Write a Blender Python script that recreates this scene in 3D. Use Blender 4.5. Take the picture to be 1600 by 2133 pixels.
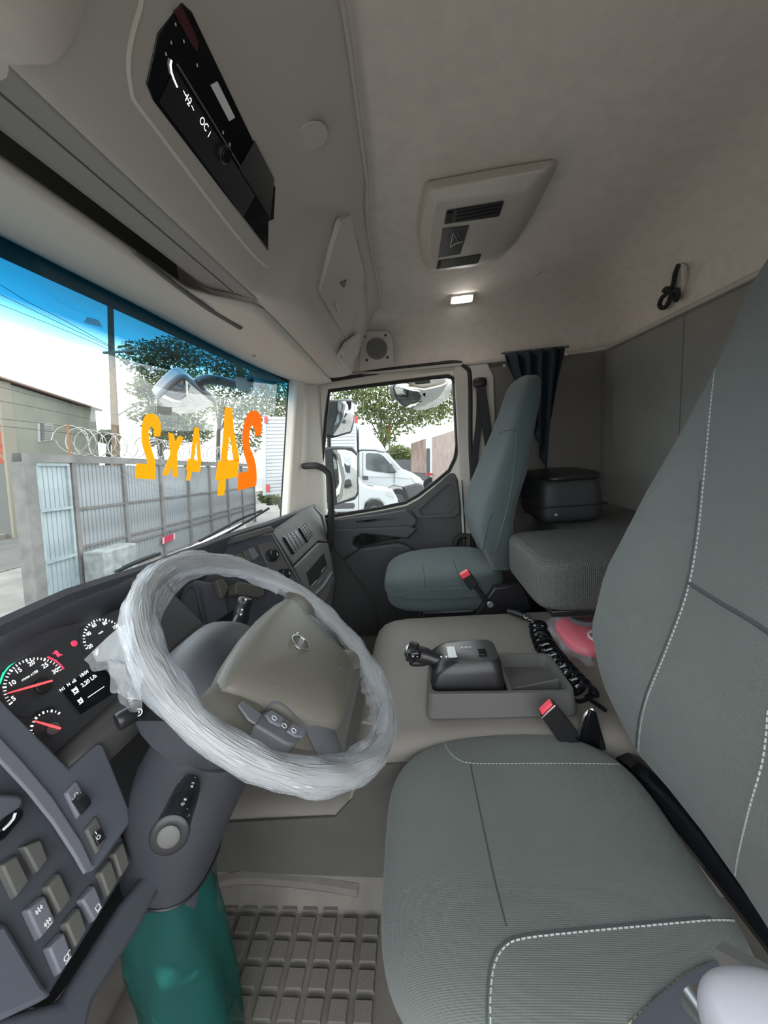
import bpy, bmesh, math, random
from mathutils import Vector as V, Matrix as M
from mathutils.bvhtree import BVHTree
random.seed(11)
for o in list(bpy.data.objects): bpy.data.objects.remove(o)
SC = bpy.context.scene
COL = SC.collection
H = 1.06; FL = -H           # eye height above the cab floor; builders below use eye-relative z, obj() adds H
# truck axes (X to the passenger side, Y forward, Z up) written in camera axes (right, up, forward)
RX = V((0.0711, 0.1729, 0.9824)); RY = V((-0.9939, -0.0700, 0.0843)); RZ = V((-0.0833, 0.9824, -0.1669))
F, CX, CY = 801.0, 800.0, 1066.5
# ------------------------------------------------------------------ camera
cd = bpy.data.cameras.new('camera'); cam = bpy.data.objects.new('camera', cd); COL.objects.link(cam)
right = V((RX[0], RY[0], RZ[0])).normalized(); fwd = V((RX[2], RY[2], RZ[2])).normalized()
upv = right.cross(fwd).normalized(); right = fwd.cross(upv).normalized()
mw = M((right, upv, -fwd)).transposed().to_4x4(); mw.translation = V((0, 0, H))
cam.matrix_world = mw
cd.sensor_fit = 'VERTICAL'; cd.sensor_height = 24.0; cd.sensor_width = 24.0
cd.lens = F * 24.0 / 2133.0; cd.clip_start = 0.01; cd.clip_end = 400
SC.camera = cam
# ------------------------------------------------------------------ world, exposure
vs = SC.view_settings; vs.view_transform = 'Standard'; vs.look = 'None'; vs.gamma = 1.0; vs.exposure = 1.28
vs.use_curve_mapping = False
w = bpy.data.worlds.new('sky'); SC.world = w; w.use_nodes = True
nt = w.node_tree; nt.nodes.clear()
wo = nt.nodes.new('ShaderNodeOutputWorld'); bg = nt.nodes.new('ShaderNodeBackground')
tc = nt.nodes.new('ShaderNodeTexCoord'); ns = nt.nodes.new('ShaderNodeTexNoise'); cr = nt.nodes.new('ShaderNodeValToRGB')
ns.inputs['Scale'].default_value = 2.2; ns.inputs['Detail'].default_value = 5
cr.color_ramp.elements[0].position = 0.35; cr.color_ramp.elements[0].color = (0.74, 0.87, 1.0, 1)
cr.color_ramp.elements[1].position = 0.62; cr.color_ramp.elements[1].color = (1.0, 0.985, 0.96, 1)
nt.links.new(tc.outputs['Generated'], ns.inputs['Vector']); nt.links.new(ns.outputs['Fac'], cr.inputs['Fac'])
nt.links.new(cr.outputs['Color'], bg.inputs['Color']); bg.inputs['Strength'].default_value = 2.0
nt.links.new(bg.outputs['Background'], wo.inputs['Surface'])

# ================================================================== helpers
def ray(px, py):
    d = V(((px - CX) / F, -(py - CY) / F, 1.0)); return V((RX.dot(d), RY.dot(d), RZ.dot(d)))
def bX(px, py, x): d = ray(px, py); return d * (x / d.x)
def bY(px, py, y): d = ray(px, py); return d * (y / d.y)
def bZ(px, py, z): d = ray(px, py); return d * (z / d.z)
class Pl:
    """A flat panel in the cab: origin, right axis u, up axis v."""
    def __init__(s, o, u, v):
        s.o = V(o); s.u = V(u).normalized(); v = V(v); s.v = (v - s.u * v.dot(s.u)).normalized(); s.n = s.u.cross(s.v)
    def px(s, x, y, off=0.0):
        d = ray(x, y); o = s.o + s.n * off; return d * (o.dot(s.n) / d.dot(s.n))
    def at(s, a, b, off=0.0): return s.o + s.u * a + s.v * b + s.n * off
    def ab(s, p): q = V(p) - s.o; return q.dot(s.u), q.dot(s.v)

MATS = {}
def mat(name, col, rough=0.6, metal=0.0, bump=0.0, bscale=300.0, var=0.0, vscale=6.0, emit=None, estr=1.0, spec=0.5, coat=0.0, weave=0.0, col2=None, sheen=0.0):
    if name in MATS: return MATS[name]
    m = bpy.data.materials.new(name); m.use_nodes = True; t = m.node_tree; N = t.nodes; L = t.links
    b = N['Principled BSDF']
    b.inputs['Base Color'].default_value = (*col, 1); b.inputs['Roughness'].default_value = rough; b.inputs['Metallic'].default_value = metal
    b.inputs['Specular IOR Level'].default_value = spec; b.inputs['Coat Weight'].default_value = coat; b.inputs['Sheen Weight'].default_value = sheen
    tcn = N.new('ShaderNodeTexCoord')
    if var > 0:
        n1 = N.new('ShaderNodeTexNoise'); n1.inputs['Scale'].default_value = vscale; n1.inputs['Detail'].default_value = 6
        L.new(tcn.outputs['Object'], n1.inputs['Vector'])
        r = N.new('ShaderNodeValToRGB'); r.color_ramp.elements[0].position = 0.3; r.color_ramp.elements[1].position = 0.7
        c2 = col2 or tuple(min(1, c * (1 + var)) for c in col); c1 = col if col2 else tuple(c * (1 - var) for c in col)
        r.color_ramp.elements[0].color = (*c1, 1); r.color_ramp.elements[1].color = (*c2, 1)
        L.new(n1.outputs['Fac'], r.inputs['Fac']); L.new(r.outputs['Color'], b.inputs['Base Color'])
    if bump > 0 or weave > 0:
        bp = N.new('ShaderNodeBump'); bp.inputs['Strength'].default_value = bump or weave; bp.inputs['Distance'].default_value = 0.001
        if weave > 0:
            w1 = N.new('ShaderNodeTexWave'); w1.bands_direction = 'X'; w2 = N.new('ShaderNodeTexWave'); w2.bands_direction = 'Y'; w3 = N.new('ShaderNodeTexWave'); w3.bands_direction = 'Z'
            mx = N.new('ShaderNodeMath'); mx.operation = 'ADD'; my = N.new('ShaderNodeMath'); my.operation = 'ADD'
            for q in (w1, w2, w3):
                q.inputs['Scale'].default_value = bscale; q.inputs['Distortion'].default_value = 0.6; q.inputs['Detail Scale'].default_value = 2
                L.new(tcn.outputs['Object'], q.inputs['Vector'])
            L.new(w1.outputs['Fac'], mx.inputs[0]); L.new(w2.outputs['Fac'], mx.inputs[1]); L.new(mx.outputs[0], my.inputs[0]); L.new(w3.outputs['Fac'], my.inputs[1])
            L.new(my.outputs[0], bp.inputs['Height'])
        else:
            n2 = N.new('ShaderNodeTexNoise'); n2.inputs['Scale'].default_value = bscale; n2.inputs['Detail'].default_value = 3
            L.new(tcn.outputs['Object'], n2.inputs['Vector']); L.new(n2.outputs['Fac'], bp.inputs['Height'])
        L.new(bp.outputs['Normal'], b.inputs['Normal'])
    if emit: b.inputs['Emission Color'].default_value = (*emit, 1); b.inputs['Emission Strength'].default_value = estr
    MATS[name] = m; return m
def glassmat(name, tint=(0.92, 0.96, 0.95), refl=1.0, band=None, rough=0.02):
    """Thin glazing: light passes through tinted, the surface mirrors by Fresnel. band=(z0,z1,colour): tinted strip moulded in the top."""
    m = bpy.data.materials.new(name); m.use_nodes = True; t = m.node_tree; N = t.nodes; L = t.links; N.clear()
    o = N.new('ShaderNodeOutputMaterial'); tr = N.new('ShaderNodeBsdfTransparent'); gl = N.new('ShaderNodeBsdfGlossy'); mix = N.new('ShaderNodeMixShader'); fr = N.new('ShaderNodeFresnel')
    gl.inputs['Roughness'].default_value = rough; fr.inputs['IOR'].default_value = 1.35
    tr.inputs['Color'].default_value = (*tint, 1)
    if band:
        tcn = N.new('ShaderNodeTexCoord'); sx = N.new('ShaderNodeSeparateXYZ'); mr = N.new('ShaderNodeMapRange'); r = N.new('ShaderNodeValToRGB')
        L.new(tcn.outputs['Object'], sx.inputs[0]); L.new(sx.outputs['Z'], mr.inputs['Value'])
        mr.inputs['From Min'].default_value = band[0]; mr.inputs['From Max'].default_value = band[1]
        r.color_ramp.elements[0].color = (*tint, 1); e = r.color_ramp.elements.new(0.45); e.color = (0.008, 0.105, 0.19, 1)
        e2 = r.color_ramp.elements.new(0.24); e2.color = (0.22, 0.50, 0.68, 1)
        r.color_ramp.elements[-1].color = (*band[2], 1)
        L.new(mr.outputs['Result'], r.inputs['Fac']); L.new(r.outputs['Color'], tr.inputs['Color'])
    ml = N.new('ShaderNodeMath'); ml.operation = 'MULTIPLY'; ml.inputs[1].default_value = refl
    L.new(fr.outputs[0], ml.inputs[0]); L.new(ml.outputs[0], mix.inputs['Fac']); L.new(tr.outputs[0], mix.inputs[1]); L.new(gl.outputs[0], mix.inputs[2]); L.new(mix.outputs[0], o.inputs['Surface'])
    MATS[name] = m; return m
def filmmat(name, col, alpha, scale=40, streak=0.5, uvs=None, lo=0.45, hi=0.95):
    """Crinkled clear plastic film: mostly transparent, milky along creases, glossy."""
    m = bpy.data.materials.new(name); m.use_nodes = True; t = m.node_tree; N = t.nodes; L = t.links
    b = N['Principled BSDF']; o = [n for n in N if n.type == 'OUTPUT_MATERIAL'][0]
    b.inputs['Base Color'].default_value = (*col, 1); b.inputs['Roughness'].default_value = 0.16; b.inputs['Specular IOR Level'].default_value = 0.9
    tcn = N.new('ShaderNodeTexCoord'); mp = N.new('ShaderNodeMapping'); L.new(tcn.outputs['UV' if uvs else 'Object'], mp.inputs[0])
    if uvs: mp.inputs['Scale'].default_value = (uvs[0], uvs[1], 1)
    n1 = N.new('ShaderNodeTexNoise'); n1.noise_type = 'RIDGED_MULTIFRACTAL'; n1.inputs['Scale'].default_value = scale; n1.inputs['Detail'].default_value = 4; n1.inputs['Distortion'].default_value = 1.2
    L.new(mp.outputs[0], n1.inputs['Vector'])
    r = N.new('ShaderNodeValToRGB'); r.color_ramp.elements[0].position = lo; r.color_ramp.elements[1].position = hi
    r.color_ramp.elements[0].color = (alpha, alpha, alpha, 1); r.color_ramp.elements[1].color = (min(1, alpha + streak),) * 3 + (1,)
    L.new(n1.outputs['Fac'], r.inputs['Fac'])
    bp = N.new('ShaderNodeBump'); bp.inputs['Strength'].default_value = 0.8; bp.inputs['Distance'].default_value = 0.004
    L.new(n1.outputs['Fac'], bp.inputs['Height']); L.new(bp.outputs['Normal'], b.inputs['Normal'])
    tr = N.new('ShaderNodeBsdfTransparent'); mix = N.new('ShaderNodeMixShader')
    tr.inputs['Color'].default_value = (*[0.5 + 0.5 * c for c in col], 1)
    L.new(r.outputs['Color'], mix.inputs['Fac']); L.new(tr.outputs[0], mix.inputs[1]); L.new(b.outputs[0], mix.inputs[2]); L.new(mix.outputs[0], o.inputs['Surface'])
    MATS[name] = m; return m

WL = {}   # world location of each object (all parents are pure translations)
def uvgrid(o, fn):
    me = o.data; uv = me.uv_layers.new(name='UVMap')
    for p in me.polygons:
        idx = [me.loops[l].vertex_index for l in p.loop_indices]; cs = [fn(i) for i in idx]; mu = max(c[0] for c in cs); mv = max(c[1] for c in cs)
        for l, c in zip(p.loop_indices, cs):
            u, v = c
            if mu - u > .5: u += 1.0
            if mv - v > .5: v += 1.0
            uv.data[l].uv = (u, v)
def obj(name, vf, m, parent=None, smooth=True, bevel=0.0, seg=2, kind=None, label=None, solid=0.0, sub=0):
    vs_, fs = vf[0], vf[1]
    vs_ = [V(v) + V((0, 0, H)) for v in vs_]
    lo = V([min(v[i] for v in vs_) for i in range(3)]); hi = V([max(v[i] for v in vs_) for i in range(3)])
    org = V(((lo.x + hi.x) / 2, (lo.y + hi.y) / 2, lo.z))
    me = bpy.data.meshes.new(name); me.from_pydata([v - org for v in vs_], [], fs); me.update()
    bm = bmesh.new(); bm.from_mesh(me); bmesh.ops.recalc_face_normals(bm, faces=bm.faces); bm.to_mesh(me); bm.free()
    if len(vf) > 2: pass
    if smooth:
        me.shade_smooth(); me.set_sharp_from_angle(angle=math.radians(38))
    mats = m if isinstance(m, (list, tuple)) else [m]
    for q in mats: me.materials.append(q)
    o = bpy.data.objects.new(name, me); COL.objects.link(o)
    if parent is not None: o.parent = parent; o.location = org - WL[parent]
    else: o.location = org
    WL[o] = org
    if solid: md = o.modifiers.new('thick', 'SOLIDIFY'); md.thickness = solid; md.offset = 0
    if bevel: md = o.modifiers.new('bevel', 'BEVEL'); md.width = bevel; md.segments = seg; md.limit_method = 'ANGLE'; md.angle_limit = math.radians(35)
    if sub: md = o.modifiers.new('sub', 'SUBSURF'); md.levels = sub; md.render_levels = sub
    if kind: o['kind'] = kind
    if label: o['label'] = label
    return o
def tag(o, label, cat, group=None, kind=None):
    o['label'] = label
    if cat: o['category'] = cat
    if group: o['group'] = group
    if kind: o['kind'] = kind
    return o
def thing(name, label, cat, loc, group=None, kind=None):
    e = bpy.data.objects.new(name, None); COL.objects.link(e); e.location = V(loc) + V((0, 0, H)); e.empty_display_size = 0.05
    WL[e] = V(e.location); return tag(e, label, cat, group, kind)
def place(name, me, loc, rot, m, parent, scale=(1, 1, 1)):
    """a piece sharing mesh data: rot = 3x3 matrix of its axes"""
    o = bpy.data.objects.new(name, me); COL.objects.link(o)
    wl = V(loc) + V((0, 0, H)); o.parent = parent
    o.matrix_local = M.Translation(wl - WL[parent]) @ rot.to_4x4() @ M.Diagonal((*scale, 1)); WL[o] = wl; return o
def basis(u, v, n): return M((u, v, n)).transposed()
# ---- shapes: (verts, faces)
def box(c, s, ax=None):
    c = V(c); ax = ax or (V((1, 0, 0)), V((0, 1, 0)), V((0, 0, 1)))
    vs_ = [c + ax[0] * (s[0] / 2 * i) + ax[1] * (s[1] / 2 * j) + ax[2] * (s[2] / 2 * k) for i in (-1, 1) for j in (-1, 1) for k in (-1, 1)]
    return vs_, [(0, 1, 3, 2), (4, 6, 7, 5), (0, 4, 5, 1), (2, 3, 7, 6), (0, 2, 6, 4), (1, 5, 7, 3)]
def box2(a, b): return box([(a[i] + b[i]) / 2 for i in range(3)], [abs(b[i] - a[i]) for i in range(3)])
def slab(poly, d):
    n = len(poly); d = V(d); vs_ = [V(p) for p in poly] + [V(p) + d for p in poly]
    return vs_, [tuple(range(n)), tuple(range(2 * n - 1, n - 1, -1))] + [(i, (i + 1) % n, n + (i + 1) % n, n + i) for i in range(n)]
def merge(*parts):
    vs_, fs = [], []
    for p in parts:
        k = len(vs_); vs_ += list(p[0]); fs += [tuple(i + k for i in f) for f in p[1]]
    return vs_, fs
def loft(rings, cap=True, loop=False, closed=True):
    n = len(rings[0]); vs_ = [V(p) for r in rings for p in r]; fs = []
    R_ = len(rings)
    for i in range(R_ if loop else R_ - 1):
        for j in range(n if closed else n - 1):
            a, b = i * n + j, i * n + (j + 1) % n; c, d = ((i + 1) % R_) * n + (j + 1) % n, ((i + 1) % R_) * n + j
            fs.append((a, b, c, d))
    if cap and not loop and closed: fs += [tuple(range(n)), tuple(range((R_ - 1) * n, R_ * n))[::-1]]
    return vs_, fs
def tube(pts, r, n=8, loop=False, flat=None):
    pts = [V(p) for p in pts]; rings = []; ref = None
    for i, p in enumerate(pts):
        a = pts[(i - 1) % len(pts)] if (loop or i) else p; b = pts[(i + 1) % len(pts)] if (loop or i < len(pts) - 1) else p
        t = (b - a).normalized()
        if ref is None: ref = t.orthogonal().normalized()
        ref = (ref - t * ref.dot(t)); ref = ref.normalized() if ref.length > 1e-6 else t.orthogonal().normalized()
        q = t.cross(ref); rr = r[i] if isinstance(r, (list, tuple)) else r
        rings.append([p + (ref * math.cos(k * 2 * math.pi / n) + q * math.sin(k * 2 * math.pi / n)) * rr for k in range(n)])
    return loft(rings, True, loop)
def smooth_path(pts, n=6, loop=False):
    pts = [V(p) for p in pts]; out = []; L_ = len(pts)
    for i in range(L_ if loop else L_ - 1):
        p0 = pts[(i - 1) % L_] if (loop or i) else pts[0]; p1 = pts[i]; p2 = pts[(i + 1) % L_]; p3 = pts[(i + 2) % L_] if (loop or i < L_ - 2) else pts[-1]
        for k in range(n):
            t = k / n; out.append(0.5 * ((2 * p1) + (p2 - p0) * t + (2 * p0 - 5 * p1 + 4 * p2 - p3) * t * t + (3 * p1 - p0 - 3 * p2 + p3) * t ** 3))
    if not loop: out.append(pts[-1])
    return out
def disc(c, n, r, h, seg=24, r2=None):
    c = V(c); n = V(n).normalized(); u = n.orthogonal().normalized(); v = n.cross(u); r2 = r if r2 is None else r2
    a = [c + (u * math.cos(k * 2 * math.pi / seg) + v * math.sin(k * 2 * math.pi / seg)) * r for k in range(seg)]
    b = [c + n * h + (u * math.cos(k * 2 * math.pi / seg) + v * math.sin(k * 2 * math.pi / seg)) * r2 for k in range(seg)]
    return loft([a, b])
def ringd(c, n, r, wd, h, seg=28, sq=1.0, u=None):
    c = V(c); n = V(n).normalized(); u = V(u).normalized() if u is not None else n.orthogonal().normalized(); v = n.cross(u)
    def cir(q, z): return [c + n * z + u * math.cos(k * 2 * math.pi / seg) * q + v * math.sin(k * 2 * math.pi / seg) * q * sq for k in range(seg)]
    return loft([cir(r, 0), cir(r, h), cir(r - wd, h), cir(r - wd, 0)], loop=True)
def grid(f, nu, nv):
    vs_ = [V(f(i / nu, j / nv)) for i in range(nu + 1) for j in range(nv + 1)]
    return vs_, [(i * (nv + 1) + j, (i + 1) * (nv + 1) + j, (i + 1) * (nv + 1) + j + 1, i * (nv + 1) + j + 1) for i in range(nu) for j in range(nv)]
def cushion(c, s, k=5.0, n=14, ax=None, deform=None):
    """rounded block; k = squareness"""
    idx = {}; vs_ = []; fs = []
    def vid(p):
        key = tuple(round(q, 5) for q in p)
        if key not in idx:
            q = V(p); L_ = (abs(q.x) ** k + abs(q.y) ** k + abs(q.z) ** k) ** (1 / k); idx[key] = len(vs_); vs_.append(q / L_)
        return idx[key]
    for a in range(3):
        for sg in (-1, 1):
            for i in range(n):
                for j in range(n):
                    f = []
                    for (di, dj) in ((0, 0), (1, 0), (1, 1), (0, 1)):
                        p = [0, 0, 0]; p[a] = sg; p[(a + 1) % 3] = -1 + 2 * (i + di) / n; p[(a + 2) % 3] = -1 + 2 * (j + dj) / n; f.append(vid(p))
                    fs.append(tuple(f))
    c = V(c); ax = ax or (V((1, 0, 0)), V((0, 1, 0)), V((0, 0, 1)))
    out = []
    for v in vs_:
        q = deform(v.copy()) if deform else v
        out.append(c + ax[0] * (q.x * s[0] / 2) + ax[1] * (q.y * s[1] / 2) + ax[2] * (q.z * s[2] / 2))
    return out, fs
def frame_ring(outer, inner, d):
    n = len(outer); d = V(d)
    return loft([outer, inner, [V(p) + d for p in inner], [V(p) + d for p in outer]], loop=True)
def resample(poly, n, closed=True):
    P = [V(p) for p in poly]; 
    if closed: P = P + [P[0]]
    ls = [0]
    for a, b in zip(P, P[1:]): ls.append(ls[-1] + (b - a).length)
    out = []
    for k in range(n):
        t = ls[-1] * k / (n if closed else n - 1)
        for i in range(len(P) - 1):
            if t <= ls[i + 1] + 1e-9: break
        out.append(P[i].lerp(P[i + 1], (t - ls[i]) / max(1e-9, ls[i + 1] - ls[i])))
    return out
def roundpoly(poly, r, n=5):
    P = [V(p) for p in poly]; out = []
    for i, p in enumerate(P):
        a = P[i - 1]; b = P[(i + 1) % len(P)]; da = (a - p); db = (b - p); q = min(r, da.length * .45, db.length * .45)
        A = p + da.normalized() * q; B = p + db.normalized() * q
        for k in range(n + 1):
            t = k / n; out.append(A * (1 - t) ** 2 + p * 2 * t * (1 - t) + B * t * t)
    return out
def text(s, pl, c, size, m, name, parent, off=0.0006, rot=0.0, flip=False, bold=0.0, sx=1.0):
    cu = bpy.data.curves.new('t', 'FONT'); cu.body = s; cu.size = 1; cu.align_x = 'CENTER'; cu.align_y = 'CENTER'; cu.offset = bold; cu.resolution_u = 3; cu.fill_mode = 'FRONT'
    t = bpy.data.objects.new('t', cu); COL.objects.link(t); dg = bpy.context.evaluated_depsgraph_get(); me = t.evaluated_get(dg).to_mesh()
    cs, sn = math.cos(rot), math.sin(rot); vs_ = []
    for v in me.vertices:
        x, y = v.co.x * size * sx, v.co.y * size
        if flip: x = -x
        x, y = x * cs - y * sn, x * sn + y * cs; vs_.append(V(c) + pl.u * x + pl.v * y + pl.n * off)
    fs = [tuple(p.vertices) for p in me.polygons]
    t.evaluated_get(dg).to_mesh_clear(); bpy.data.objects.remove(t); bpy.data.curves.remove(cu)
    return obj(name, (vs_, fs), m, parent, smooth=False)
def bvh(*vfs): a = merge(*vfs); return BVHTree.FromPolygons([V(v) for v in a[0]], [tuple(f) for f in a[1]])
def onto(tree, pxs, off=0.0):
    out = []
    for p in pxs:
        h, n, i, d = tree.ray_cast(V((0, 0, 0)), ray(*p).normalized())
        if h is not None: out.append(h - ray(*p).normalized() * off)
    return out
def stitches(tree, pxs, r=0.0012, ln=0.007, gap=0.004, off=0.0005):
    """thread dashes lying on a surface along a seam"""
    dense = smooth_path([V((p[0], p[1], 0)) for p in pxs], 12); pts = onto(tree, [(p.x, p.y) for p in dense], off)
    if len(pts) < 2: return None
    L_ = sum((b - a).length for a, b in zip(pts, pts[1:])); n = max(2, int(L_ / (ln + gap))); q = resample(pts, n * 3, False); ps = []
    for i in range(n):
        a, b = q[i * 3], q[min(i * 3 + 2, len(q) - 1)]
        if (b - a).length < 0.05: ps.append(tube([a, (a + b) / 2, b], r, 5))
    return merge(*ps)
# exterior frame: level yard (the lorry stands tilted on it); a = away, b = left, c = up, from the eye
EA, EB, EC = V((0.995, 0.076, -0.059)).normalized(), V((-0.071, 0.994, 0.084)).normalized(), V((0.065, -0.079, 0.995)).normalized()
def ex(a, b, c): return EA * a + EB * b + EC * c
def ebox(a0, a1, b0, b1, c0, c1): return box(ex((a0 + a1) / 2, (b0 + b1) / 2, (c0 + c1) / 2), (a1 - a0, b1 - b0, c1 - c0), (EA, EB, EC))
def epx(px, py, a):
    d = ray(px, py); return d * (a / d.dot(EA))
def epb(px, py, b):
    d = ray(px, py); return d * (b / d.dot(EB))
G = -2.4                     # yard level below the eye
UX, UY, UZ = V((1, 0, 0)), V((0, 1, 0)), V((0, 0, 1))
# ================================================================== materials
m_head = mat('headliner_felt', (0.70, 0.635, 0.575), 0.95, bump=0.5, bscale=900, var=0.05, vscale=30)
m_trim = mat('trim_plastic', (0.64, 0.605, 0.54), 0.62, bump=0.15, bscale=1200)
m_trimd = mat('trim_plastic_grey', (0.52, 0.485, 0.445), 0.62, bump=0.15, bscale=1200)
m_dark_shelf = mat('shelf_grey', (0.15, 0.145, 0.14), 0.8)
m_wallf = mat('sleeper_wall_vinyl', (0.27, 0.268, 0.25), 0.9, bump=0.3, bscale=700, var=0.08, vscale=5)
m_cream = mat('cream_paint', (0.66, 0.63, 0.56), 0.4)
m_dash = mat('dash_plastic', (0.066, 0.071, 0.086), 0.55, bump=0.25, bscale=1500)
m_dashl = mat('dash_plastic_light', (0.105, 0.113, 0.138), 0.5, bump=0.2, bscale=1500)
m_dashg = mat('dash_plastic_warm', (0.105, 0.103, 0.100), 0.55, bump=0.2, bscale=1500)
m_door = mat('door_plastic', (0.060, 0.062, 0.066), 0.5, bump=0.2, bscale=1200)
m_black = mat('black_plastic', (0.015, 0.015, 0.017), 0.35)
m_blackm = mat('black_rubber', (0.02, 0.02, 0.02), 0.75)
m_gloss = mat('gloss_black', (0.006, 0.007, 0.009), 0.12)
m_seat = mat('seat_cloth', (0.112, 0.125, 0.116), 0.9, weave=0.35, bscale=150, var=0.10, vscale=4, sheen=0.15)
m_seatp = mat('seat_cloth_shaded', (0.066, 0.090, 0.092), 0.9, weave=0.35, bscale=150, var=0.08, vscale=4, sheen=0.15)  # seat cloth again, colour darkened for the weaker light on the far seat
m_bunk = mat('bunk_cloth', (0.10, 0.103, 0.094), 0.9, weave=0.9, bscale=60, var=0.08, vscale=4)
m_thread = mat('thread', (0.36, 0.40, 0.38), 0.7)
m_threadd = mat('thread_dark', (0.05, 0.06, 0.06), 0.8)
m_tunnel = mat('tunnel_vinyl', (0.195, 0.180, 0.160), 0.62, bump=0.35, bscale=500, var=0.06, vscale=5)
m_matf = mat('floor_mat_rubber', (0.140, 0.128, 0.112), 0.8, bump=0.5, bscale=250, var=0.22, vscale=12)
m_wheel = mat('wheel_plastic', (0.155, 0.145, 0.122), 0.42, bump=0.45, bscale=380)
m_wheelg = mat('wheel_spoke_grey', (0.135, 0.14, 0.155), 0.45, bump=0.2, bscale=900)
m_chrome = mat('chrome', (0.75, 0.75, 0.76), 0.18, metal=1.0)
m_steel = mat('brushed_steel', (0.45, 0.45, 0.46), 0.35, metal=1.0)
m_white = mat('white_print', (0.85, 0.85, 0.85), 0.6)
m_lit = mat('lit_marking', (0.8, 0.8, 0.8), 0.5, emit=(1, 1, 1), estr=0.7)
m_litred = mat('lit_red', (0.9, 0.05, 0.1), 0.5, emit=(1, 0.03, 0.08), estr=0.9)
m_litgreen = mat('lit_green', (0.05, 0.6, 0.3), 0.5, emit=(0.02, 0.75, 0.3), estr=0.6)
m_needle = mat('needle_red', (0.95, 0.12, 0.13), 0.5, emit=(1, 0.10, 0.12), estr=0.35)
m_red = mat('buckle_red', (0.85, 0.06, 0.09), 0.4)
m_curtain = mat('curtain_cloth', (0.012, 0.022, 0.034), 0.85)
m_belt = mat('seat_belt_web', (0.022, 0.022, 0.024), 0.7)
m_blank = mat('switch_blank', (0.105, 0.105, 0.095), 0.6)
m_switch = mat('switch_grey', (0.16, 0.165, 0.195), 0.5)
m_led = mat('dome_lens', (1, 1, 1), 0.3, emit=(1.0, 0.97, 0.92), estr=26.0)
m_mirror = mat('mirror_glass', (0.85, 0.86, 0.87), 0.02, metal=1.0)
m_ws = glassmat('windscreen_glass', (0.90, 0.94, 0.93), 0.10, band=(0.60, 0.82, (0.002, 0.03, 0.055)))
m_win = glassmat('window_glass', (0.90, 0.93, 0.92), 0.15)

# ================================================================== the cab shell
floor = obj('floor', box2((-.16, -1.02, FL - .04), (2.10, 1.0, FL)), m_matf, kind='structure')
tag(floor, 'dark rubber covered cab floor', None)
# headliner: coved to the sides and the rear
ZC, ZE = 0.62, 0.375
def hz(x, y):
    def drop(d, r): return (ZC - ZE) * (1 - math.sqrt(max(0, 1 - ((r - d) / r) ** 2))) if d < r else 0.0
    return ZC - max(drop(max(0, 2.045 - x), .34), drop(max(0, x + .15), .16), drop(max(0, y + .965), .26))
def hx(t): return -.15 + 2.195 * t
ucol = [0, .01, .02, .04, .07, .12, .2, .35, .5, .62, .70, .74, .78, .82, .85, .88, .905, .93, .95, .965, .978, .988, .995, 1.0]
vcol = [0, .004, .012, .025, .04, .06, .085, .11, .14, .17, .20, .23, .26, .3, .4, .5, .6, .7, .8, .9, 1.0]
hv = [V((hx(u), -.965 + 1.30 * v, hz(hx(u), -.965 + 1.30 * v))) for u in ucol for v in vcol]; nv = len(vcol)
hf = [(i * nv + j, (i + 1) * nv + j, (i + 1) * nv + j + 1, i * nv + j + 1) for i in range(len(ucol) - 1) for j in range(nv - 1)]
ceiling = obj('ceiling', (hv, hf), m_head, kind='structure'); tag(ceiling, 'beige felt headliner curving down to the walls', None)
headtree = bvh((hv, hf))
obj('roof_light_block', box2((-.18, -1.0, .64), (2.10, .80, .66)), m_cream, ceiling)  # unseen roof slab added above the headliner to block sky light
obj('lower_edge', tube(smooth_path([(2.035, .33, .375), (2.035, -.2, .372), (2.035, -.80, .372), (2.0, -.93, .372), (1.9, -.955, .372), (0.9, -.955, .372), (-.1, -.955, .372)], 5), .010, 6), m_trimd, ceiling)
# rear wall and its seams
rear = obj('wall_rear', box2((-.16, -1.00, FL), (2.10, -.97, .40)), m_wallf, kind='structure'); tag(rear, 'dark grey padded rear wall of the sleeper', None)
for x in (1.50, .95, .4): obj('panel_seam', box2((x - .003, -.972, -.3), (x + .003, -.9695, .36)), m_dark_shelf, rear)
wr = obj('wall_right', merge(box2((2.05, -.98, FL), (2.08, -.225, .40))), mat('shaded_side_trim', (0.17, 0.162, 0.15), .9, bump=.3, bscale=700), kind='structure'); tag(wr, 'grey side trim behind the passenger door', None)  # trim colour darkened for the deep shade in this corner
obj('pillar_trim', slab([(2.05, -.235, -.5), (2.05, -.235, .37), (2.05, -.40, .37), (2.05, -.43, .30), (2.05, -.43, -.5)], (-.016, 0, 0)), m_trimd, wr, bevel=.01)
obj('panel_seam', box2((2.045, -.955, -.3), (2.05, -.949, .36)), m_dark_shelf, wr)
wl = obj('wall_left', merge(box2((-.19, -1.0, FL), (-.16, -.62, .40)), box2((-.19, -.62, FL), (-.16, .9, FL + .08))), m_trimd, kind='structure'); tag(wl, 'side trim behind the driver seat', None)
wf = obj('wall_front', merge(box2((-.16, .97, FL), (2.08, 1.0, -.36)), box2((-.16, .72, .44), (2.08, .80, .64)), box2((2.05, .33, .375), (2.08, .80, .64))), m_trimd, kind='structure'); tag(wf, 'front bulkhead below the windscreen', None)
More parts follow.
